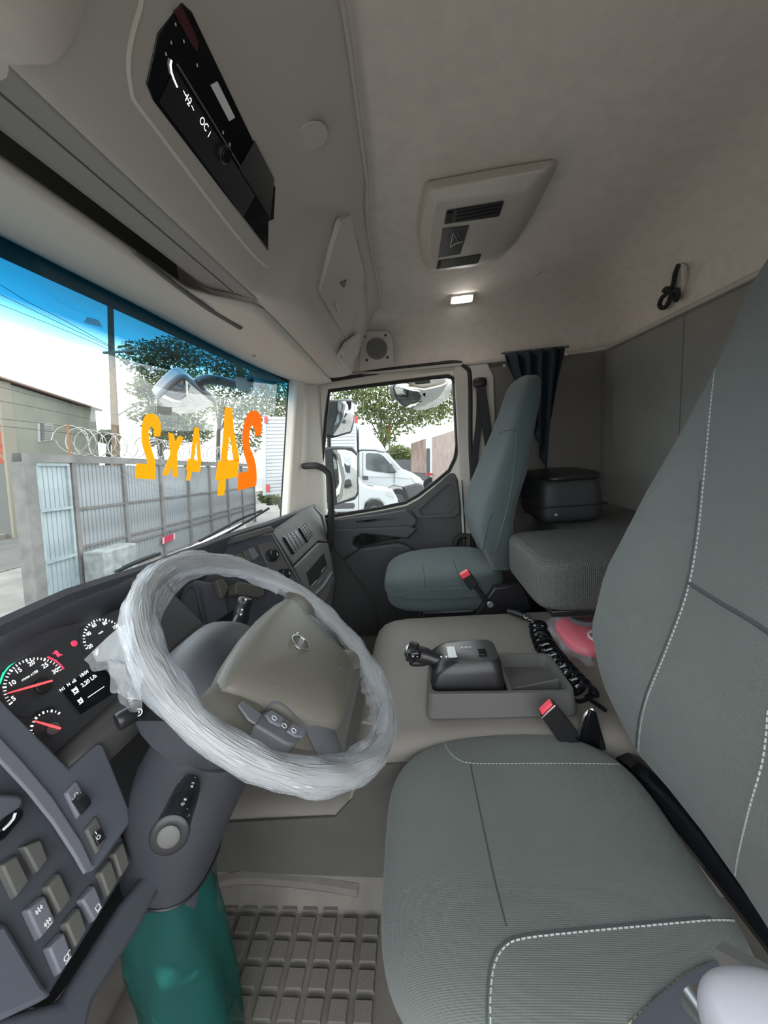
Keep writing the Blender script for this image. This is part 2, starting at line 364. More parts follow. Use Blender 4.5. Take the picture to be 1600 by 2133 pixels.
# ---- windscreen
def wsy(x, t):                       # t 0 bottom .. 1 top
    k = abs((x - .93) / 1.0); return .715 - .135 * k ** 3.2 + .14 * (1 - t)
def wsf(u, v):
    x = -.10 + 2.045 * u; zt = .47 - .10 * abs((x - .93) / 1.0) ** 3; return (x, wsy(x, v), -.36 + (zt + .36) * v)
ws = obj('window_1', grid(wsf, 36, 16), m_ws, kind='structure'); tag(ws, 'curved windscreen with blue tinted top band', None)
wstree = bvh(grid(wsf, 36, 16))
edge = [V(wsf(1.0, t / 16)) for t in range(17)]
obj('edge_seal', tube(edge, .013, 8), m_blackm, ws)
obj('edge_seal', tube([V(wsf(0.0, t / 16)) for t in range(17)], .013, 8), m_blackm, ws)
obj('ceramic_band', loft([[V(wsf(u / 30, 1.0)) + V((0, -.004, 0)), V(wsf(u / 30, .968)) + V((0, -.004, 0))] for u in range(31)], closed=False), m_blackm, ws)
# ---- windscreen pillars
def pillar(name, sgn, label):
    rings = []
    for k in range(9):
        t = k / 8; z = -.42 + .85 * t; tt = (z + .36) / .73
        y = wsy(1.945, max(0, min(1, tt)))
        yi = .50 - .06 * t
        r = [(1.935, y + .005, z), (1.90, y - .045, z), (1.925, y - .085, z), (1.975, (y + yi) / 2 - .01, z), (2.02, yi + .015, z), (2.05, yi, z), (2.085, yi, z), (2.085, y + .04, z)]
        if sgn < 0: r = [(1.86 - p[0] + .03, p[1], p[2]) for p in r]
        rings.append(r)
    o = obj(name, loft(rings), m_trim, kind='structure', bevel=.008); tag(o, label, None)
    return o
tp = pillar('trim_1', 1, 'beige windscreen pillar trim on the passenger side')
pillar('trim_2', -1, 'beige windscreen pillar trim on the driver side')

# ---- passenger door
XD = 2.045
win_px = [(684, 811), (800, 796), (905, 783), (934, 780), (947, 786), (953, 800), (955, 860), (956, 925), (951, 955), (938, 982), (905, 1010), (872, 1035), (845, 1050), (790, 1062), (700, 1077), (668, 1080), (655, 1074), (659, 1040), (668, 960), (676, 870)]
out_px = [(655, 800), (790, 778), (905, 764), (948, 761), (965, 768), (972, 790), (973, 860), (974, 930), (976, 970), (978, 1005), (978, 1040), (978, 1075), (978, 1095), (850, 1100), (720, 1110), (660, 1112), (622, 1100), (630, 1040), (640, 960), (648, 860)]
winp = [bX(*p, XD) for p in win_px]; outp = [bX(*p, XD) for p in out_px]
door = thing('door_1', 'passenger door with cream window frame and black trim panel', None, (XD, .1, FL), kind='structure')
obj('window_frame', frame_ring(outp, winp, (.035, 0, 0)), m_cream, door, bevel=.006)
def shrink(poly, k):
    c = sum((V(p) for p in poly), V()) / len(poly); out = []
    n = len(poly)
    for i, p in enumerate(poly):
        a, b = poly[i - 1], poly[(i + 1) % n]; t = (b - a).normalized(); nn = t.cross(UX).normalized()
        if nn.dot(c - p) < 0: nn = -nn
        out.append(p + nn * k)
    return out
obj('window_seal', frame_ring([p + V((-.004, 0, 0)) for p in winp], [p + V((-.004, 0, 0)) for p in shrink(winp, .016)], (.02, 0, 0)), m_blackm, door, bevel=.003)
obj('door_seal', tube(smooth_path([bX(*p, XD - .006) for p in [(655, 796), (790, 774), (905, 760), (950, 756), (971, 766), (979, 792), (980, 930), (984, 1010), (984, 1120), (984, 1290)]], 5), .013, 8), m_blackm, door)
gl = obj('window_glass', slab(winp, (.004, 0, 0)), m_win, door, smooth=False)
for v in gl.data.vertices: v.co.x += .012
# lower door panel: a moulded sheet with armrest, pull recess and pocket
lowp = [(615, 1085), (655, 1083), (700, 1080), (790, 1065), (846, 1054), (872, 1040), (905, 1014), (925, 996), (938, 985), (948, 986), (955, 1000), (960, 1050), (966, 1180), (970, 1330), (600, 1380)]
panel = obj('door_panel', slab([bX(*p, XD - .004) for p in lowp], (.03, 0, 0)), m_door, door, bevel=.006)
sill = [bX(*p, XD - .02) for p in [(690, 1081), (790, 1070), (846, 1060), (868, 1078), (868, 1088), (845, 1104), (690, 1112)]]
obj('sill_ledge', slab(sill, (-.035, 0, 0)), m_door, panel, bevel=.006)
obj('sill_slot', slab([bX(*p, XD - .056) for p in [(742, 1085), (800, 1079), (842, 1080), (800, 1084), (743, 1089)]], (-.002, 0, 0)), m_gloss, panel)
arm = [(694, 1098), (850, 1090), (870, 1098), (850, 1118), (812, 1114), (758, 1108), (742, 1116), (738, 1130), (752, 1138), (735, 1152), (716, 1160), (700, 1135)]
obj('armrest', slab([bX(*p, XD - .01) for p in arm], (-.06, 0, 0)), m_door, panel, bevel=.012, seg=3)
pock = [(730, 1150), (752, 1138), (830, 1126), (848, 1132), (872, 1150), (900, 1180), (960, 1240), (960, 1310), (800, 1330), (775, 1240), (718, 1165)]
obj('door_pocket', slab([bX(*p, XD - .01) for p in pock], (-.045, 0, 0)), m_door, panel, bevel=.014, seg=3)
obj('pull_recess', slab([bX(*p, XD - .012) for p in [(742, 1118), (762, 1110), (812, 1116), (834, 1121), (752, 1137), (740, 1130)]], (-.006, 0, 0)), m_gloss, panel)
rec = [(890, 1035), (930, 1002), (948, 1000), (953, 1015), (958, 1068), (945, 1078), (868, 1080), (860, 1064)]
obj('speaker_recess', frame_ring([bX(*p, XD - .012) for p in rec], [bX(*p, XD - .012) for p in [(898, 1040), (932, 1010), (943, 1009), (947, 1020), (950, 1060), (940, 1070), (880, 1072), (874, 1062)]], (-.01, 0, 0)), m_door, panel, bevel=.003)
obj('chrome_edge', tube([bX(*p, XD - .02) for p in [(962, 1000), (966, 1060), (969, 1110), (970, 1160)]], .004, 6), m_chrome, door)
hp = smooth_path([bX(*p, XD - .05) for p in [(972, 1116), (958, 1118), (951, 1128), (949, 1150), (950, 1168)]], 5)
tag(obj('grab_bar', tube(hp, .016, 10), m_blackm), 'short black grab bar low beside the passenger seat', 'handle')
hp = smooth_path([bX(634, 971, 1.945), bX(648, 970, 1.89)] + [bX(*p, 1.86) for p in [(662, 971), (678, 979), (687, 996), (690, 1060), (688, 1110), (684, 1150)]], 5)
tag(obj('pillar_grab_handle', tube(hp, .0165, 12), m_blackm), 'long black curved grab handle on the passenger windscreen pillar', 'handle')
# ================================================================== overhead console above the windscreen
def lerp(a, b, t): return a + (b - a) * t
radio_prof = [(.055, .618), (.12, .592), (.185, .563), (.198, .556), (.222, .537), (.290, .458), (.305, .440), (.330, .418), (.352, .400), (.365, .396), (.372, .404), (.385, .50), (.395, .60), (.395, .63), (.055, .63)]
cab_prof = [(.085, .612), (.110, .600), (.135, .588), (.150, .570), (.180, .525), (.220, .465), (.240, .432), (.258, .408), (.285, .395), (.340, .392), (.372, .395), (.385, .45), (.395, .60), (.395, .63), (.085, .63)]
def cons(x):
    t = max(0, min(1, (x - .955) / .17)); t = t * t * (3 - 2 * t); dz = -.055 * max(0, (x - 1.12) / .85) ** 1.3
    out = []
    for i, (a, b) in enumerate(zip(radio_prof, cab_prof)):
        y, z = lerp(a[0], b[0], t), lerp(a[1], b[1], t)
        if 5 <= i <= 11: z += dz * (1 if i > 6 else .5)
        out.append(V((x, y, z)))
    return out
con = thing('overhead_console', 'beige overhead console with storage doors running above the windscreen', 'console', (1.1, .25, .39))
xs = [.30, .34, .40, .5, .6, .7, .8, .88, .93, .955, .97, .99, 1.01, 1.03, 1.05, 1.07, 1.09, 1.11, 1.13, 1.2, 1.3, 1.45, 1.6, 1.75, 1.85, 1.90]
convf = loft([cons(x) for x in xs]); obj('console_body', convf, m_trimd, con)
contree = bvh(convf)
# recess frame round the radio, open shelf to its front
rp = Pl((.75, .262, .494), UX, (0, -.068, .0795)); rp = Pl((.75, .262, .494), UX, (0, -.65, .76))
rim = smooth_path([bX(0, 0, 1) * 0 + rp.at(*q, .001) for q in [(-.255, .072), (.215, .072), (.232, .0), (.205, -.075), (-.17, -.072), (-.24, -.06), (-.262, .0)]], 6, True)
obj('radio_surround', tube(rim, .0038, 6, True), m_trim, con)
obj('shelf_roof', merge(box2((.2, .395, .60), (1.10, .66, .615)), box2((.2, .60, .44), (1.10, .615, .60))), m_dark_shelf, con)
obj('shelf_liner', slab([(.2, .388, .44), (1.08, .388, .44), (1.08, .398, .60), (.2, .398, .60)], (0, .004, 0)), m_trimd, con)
def under(u, v):
    x = .40 + .70 * u; return (x, lerp(.366, .492, v), lerp(.399, .438, v) + .004 * math.sin(3.1 * v) + .09 * max(0, (u - .93) / .07) ** 2 * v)
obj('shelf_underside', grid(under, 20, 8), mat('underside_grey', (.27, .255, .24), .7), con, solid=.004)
obj('shelf_joint', tube([(.40, .425, .418), (1.03, .425, .418)], .0014, 5), m_dark_shelf, con)
# header / visor panel between the shelf opening and the glass, light plastic
def header(u, v):
    x = .10 + 1.87 * u; k = max(0, (x - 1.12) / .85); tw = min(1, max(0, (x - 1.0) / .10)); tw = tw * tw * (3 - 2 * tw)
    ya = lerp(.525, .375, tw) ; za = lerp(.425, .398, tw) - .055 * k ** 1.3
    yb = wsy(x, .97) - .012; zb = .435 - .075 * max(0, (x - 1.0) / .95) ** 2
    sag = -.012 * math.sin(math.pi * v)
    return (x, lerp(ya, yb, v), lerp(za, zb, v) + sag)
hd = grid(header, 44, 8); obj('header_panel', hd, m_trim, con, solid=.012)
hdtree = bvh(hd)
# dark rod painting the shadow gap at the visor end, and the visor joints
sl = onto(hdtree, [(p.x, p.y) for p in smooth_path([V((255, 505, 0)), V((330, 565, 0)), V((420, 632, 0)), V((500, 680, 0))], 5)], .012)
obj('visor_shadow_gap', tube(sl, [.004 + .006 * (i / max(1, len(sl) - 1)) for i in range(len(sl))], 8), m_dark_shelf, con)
jt = onto(hdtree, [(p.x, p.y) for p in smooth_path([V((525, 738, 0)), V((580, 746, 0)), V((640, 748, 0)), V((648, 742, 0))], 5)], .008)
if len(jt) > 2: obj('visor_joint', tube(jt, .004, 6), m_dark_shelf, con)
for p in ((527, 738), (590, 790)):
    q = onto(hdtree, [p], .01)
    if q: obj('visor_hinge', disc(q[0], (0, -.3, -1), .009, .012, 14), m_trimd, con, bevel=.002)
# storage doors on the cabinet end
cp = Pl((1.35, .188, .525), UX, (0, -.105, .15))
def on_c(pts, off=.004): return [cp.px(x, y, off) for x, y in pts]
dr = obj('storage_door', slab(roundpoly(on_c([(658, 605), (700, 455), (722, 440), (752, 555), (752, 580), (716, 706)]), .012), cp.n * .014), m_trimd, con, bevel=.004)
obj('door_latch', slab(on_c([(696, 630), (699, 628), (706, 648), (703, 651)], .019), cp.n * .003), m_trim, dr, bevel=.001)
obj('finger_pull', slab(on_c([(708, 588), (722, 582), (716, 600)], .019), cp.n * .002), m_dark_shelf, dr, bevel=.001)
lp = Pl((1.85, .235, .41), UX, (0, -.10, .15))
d2 = obj('small_storage_door', slab([lp.px(*p, .0) for p in [(700, 742), (716, 712), (746, 690), (742, 726), (718, 768)]], lp.n * .014), m_trimd, con, bevel=.004)
obj('door_latch', slab([lp.px(*p, .016) for p in [(708, 733), (711, 730), (716, 739), (713, 742)]], lp.n * .003), m_trim, d2, bevel=.001)
# round plug on the sloping top strip
q = onto(contree, [(650, 281)], 0)
if q: obj('round_plug', disc(q[0], V((0, -.2, -.98)), .0305, .004, 32), m_trimd, con, bevel=.0015)
# joint between headliner and console
obj('joint_bead', tube([(.31, .052, .608), (.7, .052, .608), (1.0, .060, .606), (1.2, .082, .6), (1.6, .084, .59), (1.76, .09, .575)], .004, 6), m_trimd, con)
# ---- driver-side padded header corner
bprof = [(.055, .616), (.10, .597), (.15, .565), (.20, .520), (.245, .465), (.275, .425), (.295, .402), (.315, .389), (.345, .384), (.40, .384), (.47, .388), (.53, .396), (.56, .41), (.57, .44)]
def bulge(u, v):
    x = -.15 + .62 * u; t = 1 if x < .33 else max(0.0, 1 - ((x - .33) / .14) ** 2.2) ** .5
    i = v * (len(bprof) - 1); k = min(int(i), len(bprof) - 2); i -= k
    y = lerp(bprof[k][0], bprof[k + 1][0], i); z = lerp(bprof[k][1], bprof[k + 1][1], i)
    d = .07 * (1 - t); return (x, y + d * .8, min(.63, z + d * .9))
obj('padded_corner', grid(bulge, 40, 44), m_head, con, label='beige felt padded corner above the driver door')
# ---- tachograph / radio unit, black glass front
rad = thing('radio_unit', 'glossy black radio and tachograph panel in the overhead console', 'radio', (.74, .26, .45))
def on_r(pts, off): return [rp.px(x, y, off) for x, y in pts]
ro = [rp.at(*q, 0.0) for q in [(-.225, .046), (-.235, .0), (-.222, -.046), (-.205, -.052)]] + [rp.px(*p) for p in [(556, 521), (557, 459), (568, 455), (571, 388)]] + [rp.at(-.21, .052)]
rb = obj('front_panel', slab(ro, rp.n * .004), m_gloss, rad, bevel=.0015)
obj('lower_slot', slab([rp.at(*q, .0045) for q in [(-.02, -.004), (.125, -.004), (.075, .046), (-.02, .046)]], rp.n * .0015), m_black, rad)
obj('lower_display', slab([rp.at(*q, .0045) for q in [(-.20, -.048), (.05, -.048), (.05, -.006), (-.20, -.006)]], rp.n * .001), m_black, rad)
obj('divider', slab([rp.at(*q, .0045) for q in [(-.2, -.001), (.12, -.001), (.12, .001), (-.2, .001)]], rp.n * .0015), m_dark_shelf, rad)
obj('red_window', slab(on_r([(360, 22), (378, 12), (412, 85), (410, 108), (398, 92)], .0047), rp.n * .001), mat('dark_red_lens', (.09, .02, .03), .3), rad)
obj('paper_label', slab(on_r([(438, 177), (452, 169), (489, 244), (477, 252)], .0047), rp.n * .0008), m_white, rad, label='white paper sticker')
m_litw = m_lit
def strip_on(px, r, name, par, mm=None): return obj(name, tube([rp.px(x, y, .0055) for x, y in px], r, 5), mm or m_litw, par)
strip_on([(357, 125), (355, 135), (357, 150), (362, 165), (369, 181)], .0012, 'dial_arc', rad)
for c in ((384, 194), (389, 202), (393, 211), (401, 225)): text('I', rp, rp.px(*c, .005), .010, m_lit, 'display_digit', rad, off=.0006, rot=1.4)
text('12', rp, rp.px(391, 208, .005), .013, m_lit, 'display_text', rad, rot=0.0)
text('OC', rp, rp.px(424, 258, .005), .013, m_lit, 'display_text', rad, rot=0.0)
text('1', rp, rp.px(435, 280, .005), .012, m_lit, 'display_text', rad, rot=0.0)
obj('knob_ring', ringd(rp.px(467, 320, .004), rp.n, .0125, .0014, .004, 28), m_steel, rad)
obj('rotary_knob', disc(rp.px(467, 320, .004), rp.n, .0105, .007, 28), m_gloss, rad, bevel=.001)
for i, c in enumerate(((365, 50), (356, 88), (345, 112), (382, 85), (410, 135), (464, 275), (478, 300), (483, 341))):
    obj('button_mark', slab([rp.px(c[0] - 1, c[1] - 3, .0048), rp.px(c[0] + 1, c[1] - 3, .0048), rp.px(c[0] + 2, c[1] + 4, .0048), rp.px(c[0], c[1] + 4, .0048)], rp.n * .0006), m_white, rad)
# ---- lamp and vent console on the headliner
rc = thing('roof_console', 'grey roof lamp console with three dark inserts on the headliner', 'console', (1.1, -.25, .55))
zo = .617; zi = .565
po = [bZ(*p, zo) for p in [(884, 384), (890, 377), (1020, 352), (1152, 331), (1162, 338), (1158, 356), (1110, 448), (1075, 505), (1040, 540), (985, 556), (894, 566), (880, 545), (868, 490), (872, 435)]]
pm = [bZ(*p, .585) for p in [(895, 400), (902, 396), (1020, 374), (1130, 354), (1137, 358), (1134, 372), (1097, 450), (1066, 502), (1036, 534), (985, 551), (897, 563), (884, 542), (876, 490), (881, 442)]]
pi_ = [bZ(*p, zi) for p in [(907, 424), (914, 421), (1010, 408), (1090, 398), (1096, 402), (1093, 412), (1078, 455), (1055, 500), (1030, 528), (980, 545), (902, 558), (897, 545), (894, 500), (899, 455)]]
obj('housing', loft([po, pm, pi_], cap=True), m_trimd, rc, bevel=.004)
cpl = Pl((1.2, -.25, zi), UX, UY)      # n = +Z ; lower face looks down
def on_k(pts, off=-.001): return [cpl.px(x, y, off) for x, y in pts]
a = obj('map_lamp', slab(roundpoly(on_k([(930, 438), (1050, 418), (1040, 449), (925, 466)]), .006), (0, 0, -.002)), m_black, rc)
for k in range(4): obj('louvre', tube([cpl.px(lerp(952, 949, k / 3), lerp(438, 460, k / 3), -.004), cpl.px(lerp(1046, 1040, k / 3), lerp(421, 444, k / 3), -.004)], .0012, 5), m_blackm, a)
obj('lamp_button', slab(on_k([(932, 444), (945, 442), (943, 462), (928, 464)], -.004), (0, 0, -.002)), m_blackm, a, bevel=.001)
a = obj('switch_plate', slab(on_k([(922, 476), (977, 469), (959, 528), (913, 536)]), (0, 0, -.002)), m_black, rc, bevel=.001)
obj('hatch_mark', tube(on_k([(944, 485), (938, 515), (950, 507), (964, 503), (955, 485)], -.005), .0012, 5), m_steel, a)
obj('hatch_mark', tube(on_k([(946, 485), (952, 500), (956, 503)], -.005), .0009, 5), m_steel, a)
a = obj('map_lamp', slab(roundpoly(on_k([(913, 543), (1003, 529), (996, 547), (908, 560)]), .005), (0, 0, -.002)), m_black, rc)
obj('lamp_button', slab(on_k([(914, 546), (920, 545), (917, 557), (911, 558)], -.004), (0, 0, -.002)), m_blackm, a, bevel=.001)
# ---- small lit dome light on the cove
dl = thing('dome_light', 'small white lit dome light near the passenger door', 'light', (1.84, -.23, .56))
q = onto(headtree, [(962, 620)])[0]; nrm = V((-.42, 0, -.9)).normalized(); ax_u = V((0, 1, 0)); ax_v = nrm.cross(ax_u)
obj('housing', box(q + nrm * .004, (.105, .05, .012), (ax_u, ax_v, nrm)), m_trim, dl, bevel=.005)
obj('lens', box(q + nrm * .010, (.075, .032, .008), (ax_u, ax_v, nrm)), m_led, dl, bevel=.003)
# ---- speaker grille
sp = thing('speaker_grille', 'square speaker grille above the passenger window', 'speaker', (1.97, .12, .39))
spl = Pl((1.962, .13, .47), (0, -1, 0), (-.085, 0, .155))
def on_s(pts, off=0): return [spl.px(x, y, off) for x, y in pts]
obj('surround', slab(roundpoly(on_s([(749, 772), (752, 694), (764, 689), (806, 689), (817, 700), (822, 762)]), .008), spl.n * .012), m_trimd, sp, bevel=.004)
cpx = spl.px(785, 726, .013); obj('grille_dish', disc(cpx, spl.n, .052, .002, 30), mat('grille_grey', (.24, .23, .215), .7), sp, bevel=.001)
hm = bpy.data.meshes.new('grille_hole'); bmh = bmesh.new(); bmesh.ops.create_circle(bmh, cap_ends=True, segments=6, radius=.0021); bmh.to_mesh(hm); bmh.free(); hm.materials.append(m_black)
hv, hf_ = [], []
for i in range(-8, 9):
    for j in range(-8, 9):
        x, y = i * .0058 + (j % 2) * .0029, j * .0052
        if x * x + y * y < .047 ** 2:
            k = len(hv); hv += [cpx + spl.u * (x + .002 * math.cos(t * math.pi / 3)) + spl.v * (y + .002 * math.sin(t * math.pi / 3)) + spl.n * .0026 for t in range(6)]; hf_.append(tuple(range(k, k + 6)))
obj('perforation', (hv, hf_), m_black, sp, smooth=False, kind='stuff')
for p in ((759, 701), (803, 698), (764, 750), (807, 744)): obj('screw_hole', disc(spl.px(*p, .012), spl.n, .0062, .002, 14), m_black, sp)
# ---- coat hook with black strap on the rear cove
q = onto(headtree, [(1415, 575)])[0]
hk = thing('coat_hook', 'pale coat hook plate with knotted black strap on rear headliner', 'hook', q)
nr = V((.25, 1, -.75)).normalized(); hu = UX; hvv = nr.cross(hu)
hpl = Pl(q + nr * .004, (-1, 0, 0), (0, .6, .8))
obj('plate', slab(roundpoly([hpl.px(*p, .0) for p in [(1402, 556), (1418, 545), (1434, 552), (1435, 588), (1430, 606), (1408, 606)]], .01), hpl.n * .022), m_cream, hk, bevel=.005)
st = smooth_path([hpl.px(*p, .034) for p in [(1413, 553), (1407, 568), (1404, 585), (1400, 598), (1388, 612), (1378, 622), (1374, 635), (1382, 642), (1392, 632), (1399, 612), (1408, 604), (1413, 613), (1409, 625), (1401, 616), (1398, 604), (1388, 601), (1383, 606)]], 5)
obj('strap', tube(st, .0075, 7), m_belt, hk)
q2 = onto(headtree, [(1120, 568)])
if q2: tag(obj('headliner_clip', disc(q2[0], (0, 0, -1), .009, .006, 14), m_trimd), 'tiny round clip on the headliner behind the lamp console', 'clip')
# ================================================================== dashboard
def interp(tab, x):
    if x <= tab[0][0]: return tab[0][1]
    for (a, p), (b, q) in zip(tab, tab[1:]):
        if x <= b: return p + (q - p) * (x - a) / (b - a)
    return tab[-1][1]
def sstep_(x): x = max(0, min(1, x)); return x * x * (3 - 2 * x)
lipz = [(-.1, -.20), (.3, -.186), (.55, -.181), (.715, -.197), (1.09, -.216), (1.56, -.242), (1.95, -.262)]
lipy = [(-.1, .56), (.85, .56), (1.1, .555), (1.3, .53), (1.95, .515)]
dash = thing('dashboard', 'dark grey dashboard with round dials, switches and air vents', 'dashboard', (.9, .7, -1.0))
rings = []
for k in range(42):
    x = -.10 + 2.04 * k / 41; yl, zl = interp(lipy, x), interp(lipz, x); yw = wsy(min(x, 1.9), 0) + .05
    tray = .028 if .95 < x < 1.75 else 0
    sl_ = lerp(.40, .27, sstep_((x - .80) / .25)); zz = lambda y: zl - .002 - sl_ * (y - yl)
    rings.append([V((x, yl + .012, zl - .05)), V((x, yl + .002, zl - .02)), V((x, yl, zl - .008)), V((x, yl + .008, zl)), V((x, yl + .03, zz(yl + .03))), V((x, yl + .07, zz(yl + .07))), V((x, yl + .085, zz(yl + .085) - tray)), V((x, yw - .10, zz(yw - .10) - tray)), V((x, yw - .08, zz(yw - .08))), V((x, yw, zz(yw))), V((x, yw, -.5)), V((x, yl + .10, -.5))])
obj('dash_top', loft(rings), m_dash, dash)
obj('dash_core', merge(box2((-.10, .66, -.85), (.85, .95, -.37)), box2((.85, .62, -.80), (1.93, .95, -.40))), m_door, dash, bevel=.02)
# ---- instrument cluster
t = math.radians(26); CL = Pl((.5, .55, -.32), UX, (0, math.sin(t), math.cos(t)))
face_px = [(-80, 1405), (0, 1484), (101, 1583), (242, 1456), (420, 1296), (345, 1222), (250, 1265), (120, 1322), (0, 1385), (-70, 1421)]
m_face = mat('cluster_face', (0.032, 0.033, 0.037), 0.55)
cf = obj('cluster_face', slab([CL.px(*p) for p in face_px], -CL.n * .01), m_face, dash, smooth=False)
hood_lo = [CL.px(*p, .0) for p in [(-70, 1421), (0, 1385), (60, 1352), (120, 1322), (185, 1292), (250, 1265), (345, 1222)]]
hood_hi = []
for q in hood_lo: hood_hi.append(V((q.x + .012, interp(lipy, q.x) + .004, interp(lipz, q.x) - .010)))
hood_mid = [(a + b) / 2 + V((0, -.006, .004)) for a, b in zip(hood_lo, hood_hi)]
obj('cluster_hood', loft([hood_lo, hood_mid, hood_hi], closed=False), m_dash, dash, solid=.006)
led_a = [CL.px(*p, .0) for p in [(101, 1583), (170, 1521), (242, 1456), (330, 1376), (420, 1296)]]
led_b = [CL.px(*p, .034) for p in [(126, 1607), (188, 1555), (262, 1490), (350, 1412), (440, 1325)]]
led_c = [p - CL.v * .035 - CL.n * .004 for p in led_b]
obj('cluster_ledge', loft([led_a, [(a + b) / 2 + CL.v * .002 for a, b in zip(led_a, led_b)], led_b, led_c], closed=False), m_dashg, dash, solid=.004)
lf_a = [CL.px(*p, .0) for p in [(-80, 1405), (0, 1484), (101, 1583)]]
# dials
def arcticks(par, c, rr, a0, a1, n, big, w_, l_, mm, name='dial_ticks'):
    ps = []
    for k in range(n + 1):
        a = math.radians(a0 + (a1 - a0) * k / n); d = CL.u * math.cos(a) + CL.v * math.sin(a); e = -CL.u * math.sin(a) + CL.v * math.cos(a); L_ = l_ * (1.0 if k % big else 1.25); ww = w_ * (1.9 if k % big == 0 else .8)
        ps.append(box(c + d * rr + CL.n * .0008, (L_, ww, .0008), (d, e, CL.n)))
    return obj(name, merge(*ps), mm, par, smooth=False)
def angof(c, p): q = p - c; return math.degrees(math.atan2(q.dot(CL.v), q.dot(CL.u)))
def z6(x, y): return (x * .2, 1260 + y * .2)
tach = obj('tachometer_dial', disc(CL.px(*z6(376, 831)), CL.n, .045, .0005, 40), m_face, dash, smooth=False)
tc_ = CL.px(*z6(376, 831)); rr = .038
a0 = angof(tc_, CL.px(*z6(105, 1030))); a1 = angof(tc_, CL.px(*z6(628, 680)))
if a0 < a1: a0 += 360
arcticks(tach, tc_, rr, a0, a1, 26, 5, .0010, .0034, m_lit)
ga0 = angof(tc_, CL.px(*z6(15, 765))); ga1 = angof(tc_, CL.px(*z6(130, 610))); gr = (CL.px(*z6(60, 680)) - tc_).length
arcticks(tach, tc_, gr, ga0 if ga0 > ga1 else ga0 + 360, ga1, 4, 99, .0085, .0018, m_litgreen, 'green_band')
ra0 = angof(tc_, CL.px(*z6(535, 570))); ra1 = angof(tc_, CL.px(*z6(652, 652))); r2 = (CL.px(*z6(600, 605)) - tc_).length
arcticks(tach, tc_, r2, ra0, ra1, 3, 99, .0075, .0016, m_litred, 'red_band')
for s_, p in (('5', (135, 980)), ('10', (122, 820)), ('15', (185, 690)), ('20', (322, 612)), ('25', (465, 635)), ('30', (570, 695))): text(s_, CL, CL.px(*z6(*p)), .0092, m_lit, 'dial_number', tach, off=.0012, bold=.012)
text('r/min x100', CL, CL.px(*z6(305, 740)), .0054, m_lit, 'dial_text', tach, off=.0012)
def needle(par, tip, tail, wd):
    a, b = CL.px(*tip, .006), CL.px(*tail, .006); d = (b - a).normalized(); e = CL.n.cross(d)
    mid = a.lerp(b, .62); return obj('needle', slab([a + e * .0008, mid + e * wd, b + e * wd * .8, b - e * wd * .8, mid - e * wd, a - e * .0008], CL.n * .0012), m_needle, par, smooth=False)
obj('needle_hub', disc(CL.px(*z6(440, 845)), CL.n, .0118, .005, 28), m_black, tach, bevel=.001)
needle(tach, z6(78, 922), z6(542, 790), .0017)
tmp = obj('temperature_dial', disc(CL.px(*z6(505, 1274)), CL.n, .028, .0005, 36), m_face, dash, smooth=False)
c2 = CL.px(*z6(505, 1274)); rr2 = .0215
b0 = angof(c2, CL.px(*z6(330, 1350))); b1 = angof(c2, CL.px(*z6(615, 1125)))
if b0 < b1: b0 += 360
arcticks(tmp, c2, rr2, b0, b1, 10, 2, .0010, .0026, m_lit)
obj('needle_hub', disc(CL.px(*z6(545, 1295)), CL.n, .0085, .004, 26), m_dashg, tmp, bevel=.001)
needle(tmp, z6(350, 1210), z6(630, 1290), .0016)
ip = CL.px(*z6(380, 1390)); obj('thermometer_mark', merge(box(ip, (.0016, .009, .0006), (CL.u, CL.v, CL.n)), box(ip - CL.v * .005, (.011, .0011, .0006), (CL.u, CL.v, CL.n)), box(ip - CL.v * .0075, (.011, .0011, .0006), (CL.u, CL.v, CL.n)), box(ip + CL.u * .003 + CL.v * .002, (.004, .001, .0006), (CL.u, CL.v, CL.n))), m_lit, tmp, smooth=False)
spd = obj('speedometer_dial', disc(CL.px(*z6(1093.5, 358)), CL.n, .044, .0005, 40), m_face, dash, smooth=False)
c3 = CL.px(*z6(1093.5, 358)); rr3 = .0368
d0 = angof(c3, CL.px(*z6(900, 455))); d1 = d0 - 230
arcticks(spd, c3, rr3, d0, d1, 26, 2, .0010, .0032, m_lit)
for s_, p in (('20', (935, 435)), ('40', (918, 305)), ('60', (975, 217)), ('80', (1088, 193)), ('100', (1200, 232))): text(s_, CL, CL.px(*z6(*p)), .0090, m_lit, 'dial_number', spd, off=.0012, bold=.012)
text('km/h', CL, CL.px(*z6(1045, 290)), .0050, m_lit, 'dial_text', spd, off=.0012)
# warning lights
wp = CL.px(*z6(770, 402)); wl_ = obj('brake_warning', merge(disc(wp, CL.n, .0028, .0008, 18), ringd(wp, CL.n, .0048, .0009, .0008, 20)), m_litred, dash, smooth=False)
wp = CL.px(*z6(598, 512)); obj('belt_warning', merge(disc(wp + CL.v * .004, CL.n, .0022, .0008, 12), box(wp - CL.v * .001, (.0045, .007, .0008), (CL.u, CL.v, CL.n)), box(wp, (.0013, .014, .0009), ((CL.u * .7 + CL.v * .7).normalized(), (CL.u * -.7 + CL.v * .7).normalized(), CL.n))), m_litred, dash, smooth=False)
